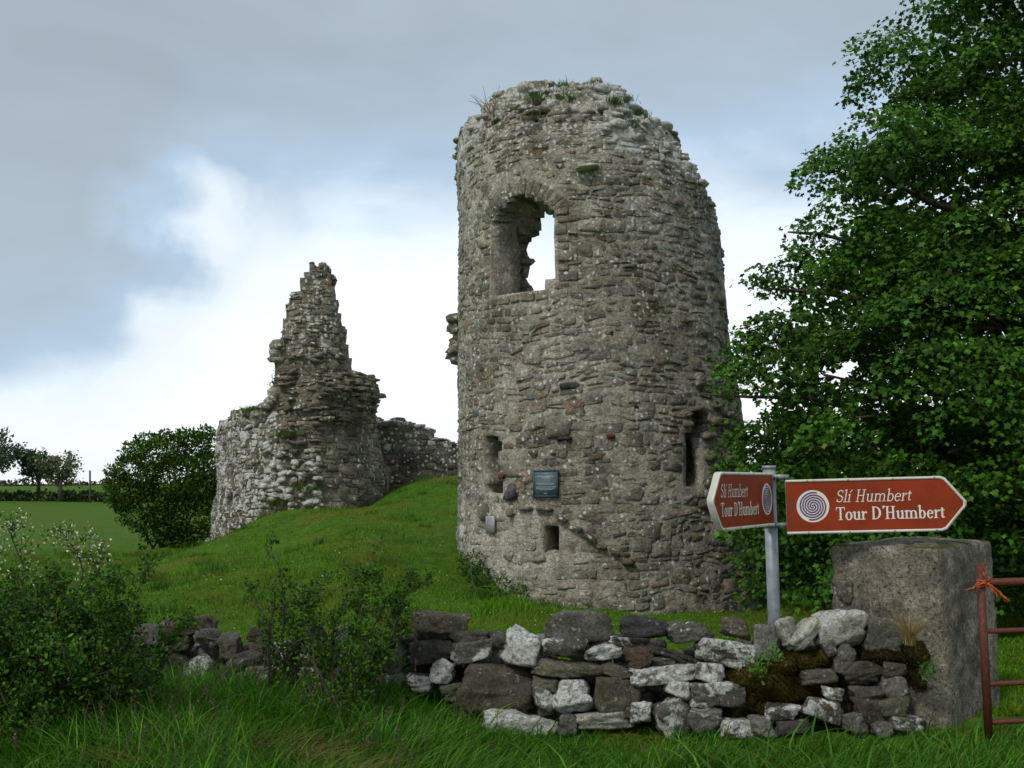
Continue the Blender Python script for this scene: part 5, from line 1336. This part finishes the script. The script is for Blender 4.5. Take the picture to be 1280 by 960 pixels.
# ------------------------------------------------------------------ moss and weeds on the dry stone wall
def moss(name, label, blobs, seed, cols):
    r = np.random.default_rng(seed); acc = Acc(); B = Acc()
    for (x, y, w, h, dd) in blobs:
        d = wall_d(x) + .16 + (905 - y) * .0016 + dd; s = d / F_PX; c = P(x, y, d)
        V, F = ICO4; V = V * np.array([w * s / 2, .13, h * s / 2]); V = V * (1 + .22 * fbm(V + c, 9, seed, 4))[:, None] + c
        k = vnoise(V, 7, seed)[:, None] * .5 + .5; acc.add(V, F, np.concatenate([np.array(cols[0]) * (1 - k) + np.array(cols[1]) * k, 0 * k], 1))
        n = int(w * h * 2.2); idx = r.integers(0, len(V), n); p = V[idx]; p = p[p[:, 1] < c[1] + .02]; n = len(p)
        kk = (vnoise(p, 7, seed)[:, None] * .5 + .5); cl = (np.array(cols[0]) * (1 - kk) + np.array(cols[1]) * kk) * np.exp(r.normal(0, .3, (n, 1)))
        nn = (p - c) * [1, 1.5, 1] ; nn /= np.linalg.norm(nn, axis=1, keepdims=True)
        Vv, Ff, Kk = leaves(p, nn + r.normal(0, .5, (n, 3)) + [0, 0, -.2], unit(r, n), r.uniform(.012, .030, n), cl, (QUAD_V * [.45, 1, 1], QUAD_F)); B.add(Vv, Ff, Kk)
    e = empty(name, P(blobs[0][0], blobs[0][1], wall_d(blobs[0][0])), label, 'moss')
    acc.build('cushion', M_GRASS, e, smooth=True); B.build('fuzz', M_GRASS, e, kind='stuff')
MO = ((.030, .018, .006), (.085, .070, .012))
moss('moss_cushion', 'thick brown-green moss spread over the middle of the boulder wall', [(985, 828, 70, 30, .03), (940, 850, 66, 44, .06), (978, 858, 90, 40, .05), (925, 875, 50, 40, .10), (1012, 850, 50, 30, .08), (965, 882, 60, 26, .10), (1030, 822, 34, 22, .1)], 91, MO)
moss('moss_cushion', 'dark moss between the wall end and the gate pillar', [(1148, 815, 44, 30, .0), (1160, 790, 40, 44, .02), (1150, 850, 36, 50, .08), (1108, 818, 60, 20, .02), (1090, 806, 34, 34, .12)], 92, ((.018, .013, .005), (.06, .055, .012)))
c = P(1137, 806, 7.72); tuft('dry_grass_tuft', 'tuft of straw-coloured dry grass in front of the pillar', 'grass tuft', c, 150, .30, .005, (.26, .20, .085), 93, 1.1, foot=.018)
for i, (x, y, lb) in enumerate(((948, 834, 'under the upright grey stone'), (1160, 838, 'at the pillar foot below the dry tuft'), (967, 818, 'beside the white leaning stones'))):
    r = np.random.default_rng(95 + i); n = 90; c = P(x, y, wall_d(x) - .02) + r.normal(0, .035, (n, 3))
    V, F, K = leaves(c, unit(r, n) + [0, -.3, .3], unit(r, n) * .6 + [0, -.6, .7], r.uniform(.02, .04, n), leaf_cols(n, (.05, .14, .02), .2, .4, r))
    e = empty('weed', c.mean(0), 'small green leafy weed ' + lb, 'weed'); mk('foliage', V, F, M_LEAF, K, e, kind='stuff')

# ------------------------------------------------------------------ grass
gr = np.random.default_rng(111)
def in_wall(x, y):     # px of a ground point, kept clear of the wall
    q = proj(np.stack([x, y, 0 * x], -1))[:, 0]
    return y - np.interp(q, [100, 200, 300, 480, 650, 900, 1060, 1200], [9.6, 9.3, 9.0, 8.55, 8.2, 8.0, 7.92, 7.85])
def verge(n):
    y = gr.uniform(5.2, 9.6, n); x = gr.uniform(-.50, .50, n) * y * 1.04
    k = in_wall(x, y) < .10
    x, y = x[k], y[k]
    pil = (np.abs((np.stack([x, y], -1) - corner.mean(0))) < .42).all(1); x, y = x[~pil], y[~pil]
    z = gz(x, y); p = np.stack([x, y, z - .02], -1); n = len(x)
    cl = vnoise(p, .9, 3); cl2 = vnoise(p, 2.6, 4)
    left = sstep(.4, -1.6, x)
    near_wall = sstep(-.9, 0, in_wall(x, y))
    Ln = (.20 + .09 * cl2 + .05 * cl + .16 * left * (1 - .2 * near_wall)) * gr.uniform(.55, 1.25, n)
    Ln *= 1 - .35 * near_wall * (1 - left)
    wind = np.stack([.25 + .8 * vnoise(p, 1.7, 6), .8 * vnoise(p, 1.7, 7) - .2, 0 * x], -1)
    cols = leaf_cols(n, (.043, .138, .011), .45, .5, gr)
    dry = gr.random(n) < np.clip(.05 + .22 * sstep(.15, .7, vnoise(p, 1.4, 8)) * left, 0, 1)
    cols[dry] = np.array([.19, .155, .060]) * np.exp(gr.normal(0, .25, (dry.sum(), 1)))
    return blades(p, np.maximum(Ln, .06), .0085, gr, cols, .9, wind)
V, F, K = verge(62000)
n = 2600; y = gr.uniform(5.4, 8.8, n); x = gr.uniform(-.48, .48, n) * y; k = (in_wall(x, y) < .02) & (vnoise(np.stack([x, y, 0 * x], -1), 2.2, 88) > .05); x, y = x[k], y[k]; n = len(x)
pb = np.stack([x, y, gz(x, y) - .02], -1)
V2, F2, K2 = blades(pb, gr.uniform(.18, .42, n), .017, gr, leaf_cols(n, (.05, .15, .02), .3, .6, gr), 1.1, np.stack([vnoise(pb, 1.5, 26), vnoise(pb, 1.5, 27) - .2, 0 * x], -1))
F = np.concatenate([F, F2 + len(V)]); V = np.concatenate([V, V2]); K = np.concatenate([K, K2])
n = 1000; c0 = np.array([P(350, 915, 6.9), P(250, 930, 6.7), P(430, 935, 6.6), P(120, 940, 6.6)])[gr.integers(0, 4, n)]; x, y = c0[:, 0] + gr.normal(0, .2, n), c0[:, 1] + gr.normal(0, .12, n)
pb = np.stack([x, y, gz(x, y) + .02], -1)
V2, F2, K2 = blades(pb, gr.uniform(.15, .36, n), .006, gr, leaf_cols(n, (.20, .16, .06), .3, .2, gr), 1.6, np.stack([.9 + vnoise(pb, 1.5, 26), vnoise(pb, 1.5, 27), 0 * x], -1))
F = np.concatenate([F, F2 + len(V)]); V = np.concatenate([V, V2]); K = np.concatenate([K, K2])
o = mk('verge_grass', V, F, M_GRASS, K, kind='stuff'); o['label'] = 'long green grass of the roadside verge before the wall'; o['category'] = 'grass'
# purple-brown seed heads in the verge
r = np.random.default_rng(112); n = 130
y = r.uniform(6.3, 8.6, n); x = r.uniform(-.47, -.02, n) * y; k = in_wall(x, y) < -.1; x, y = x[k], y[k]; n = len(x); z = gz(x, y)
acc = Acc()
for i in range(n):
    pts = wander((x[i], y[i], z[i]), (r.normal(.15, .2), r.normal(0, .2), 1), r.uniform(.28, .5), 7, r, .3); acc.add(*tube(pts, .0016, 4, False), (.12, .12, .05))
    m = 22; f = r.uniform(.72, 1, m); lp = np.stack([np.interp(f, np.linspace(0, 1, 7), pts[:, q]) for q in range(3)], -1) + r.normal(0, .008, (m, 3))
    Vv, Ff, Kk = leaves(lp, unit(r, m) + [0, 0, .8], unit(r, m), r.uniform(.008, .018, m), leaf_cols(m, (.11, .075, .065), .25, .1, r), (QUAD_V, QUAD_F)); acc.add(Vv, Ff, Kk)
o = acc.build('seed_heads', M_GRASS, kind='stuff'); o['label'] = 'thin purplish grass seed heads in the left verge'; o['category'] = 'grass'
# turf beyond the wall
def turf(n):
    y = 8.3 + (gr.random(n) ** 1.5) * 24; x = gr.uniform(-.52, .52, n) * y * 1.03
    k = in_wall(x, y) > .55; x, y = x[k], y[k]
    k = np.hypot(x - AX[0], y - AX[1]) > R0 + .05; x, y = x[k], y[k]
    z = gz(x, y); p = np.stack([x, y, z - .015], -1); n = len(x)
    cl = vnoise(p, .8, 13); cl2 = fbm(p, .35, 14, 3)
    base = np.array([.088, .190, .008])[None] * (1 - .12 * cl[:, None]); brown = sstep(.05, .7, cl2)[:, None] * .7
    cols = (base * (1 - brown) + np.array([.110, .100, .012]) * brown) * np.exp(gr.normal(0, .32, (n, 1)))
    Ln = (.05 + .17 * np.maximum(vnoise(p, 1.3, 15), 0) ** 2 + .02 * (y < 12)) * gr.uniform(.6, 1.4, n)
    return blades(p, Ln, .011, gr, cols, .7, None, 2)
V, F, K = turf(230000)
nc = 260; cyy = 10 + 20 * gr.random(nc) ** .8; cxx = gr.uniform(-.46, .06, nc) * cyy; k = np.hypot(cxx - AX[0], cyy - AX[1]) > R0 + .2; cxx, cyy = cxx[k], cyy[k]; nc = len(cxx)
idx = np.repeat(np.arange(nc), 70); n = len(idx); wd_ = gr.uniform(.06, .28, nc)[idx]
x, y = cxx[idx] + gr.normal(0, 1, n) * wd_, cyy[idx] + gr.normal(0, 1, n) * wd_ * .7
pb = np.stack([x, y, gz(x, y) - .02], -1); ct = np.array([(.034, .105, .010), (.060, .125, .012), (.10, .105, .02)])[gr.integers(0, 3, nc)][idx]
V2, F2, K2 = blades(pb, gr.uniform(.10, .26, nc)[idx] * gr.uniform(.6, 1.2, n), .010, gr, ct * np.exp(gr.normal(0, .3, (n, 1))), .8, None, 2)
F = np.concatenate([F, F2 + len(V)]); V = np.concatenate([V, V2]); K = np.concatenate([K, K2])
o = mk('mound_turf', V, F, M_GRASS, K, kind='stuff'); o['label'] = 'short green turf on the mound behind the wall'; o['category'] = 'grass'
r = np.random.default_rng(115); n = 700; y = r.uniform(10, 30, n); x = r.uniform(-.48, .3, n) * y; k = np.hypot(x - AX[0], y - AX[1]) > R0 + .2; x, y = x[k], y[k]; n = len(x)
c = np.stack([x, y, gz(x, y) + r.uniform(.03, .07, n)], -1)
V, F, K = leaves(c, unit(r, n) * [1, 1, .2], np.tile([[0, -.3, 1.0]], (n, 1)), r.uniform(.015, .03, n), np.tile([[.62, .62, .55]], (n, 1)) , (QUAD_V * [1.4, 1, 1], QUAD_F))
o = mk('daisies', V, F, M_PETAL, K, kind='stuff'); o['label'] = 'tiny white daisies scattered over the mound turf'; o['category'] = 'flowers'
print('LEAVES', NLEAF)
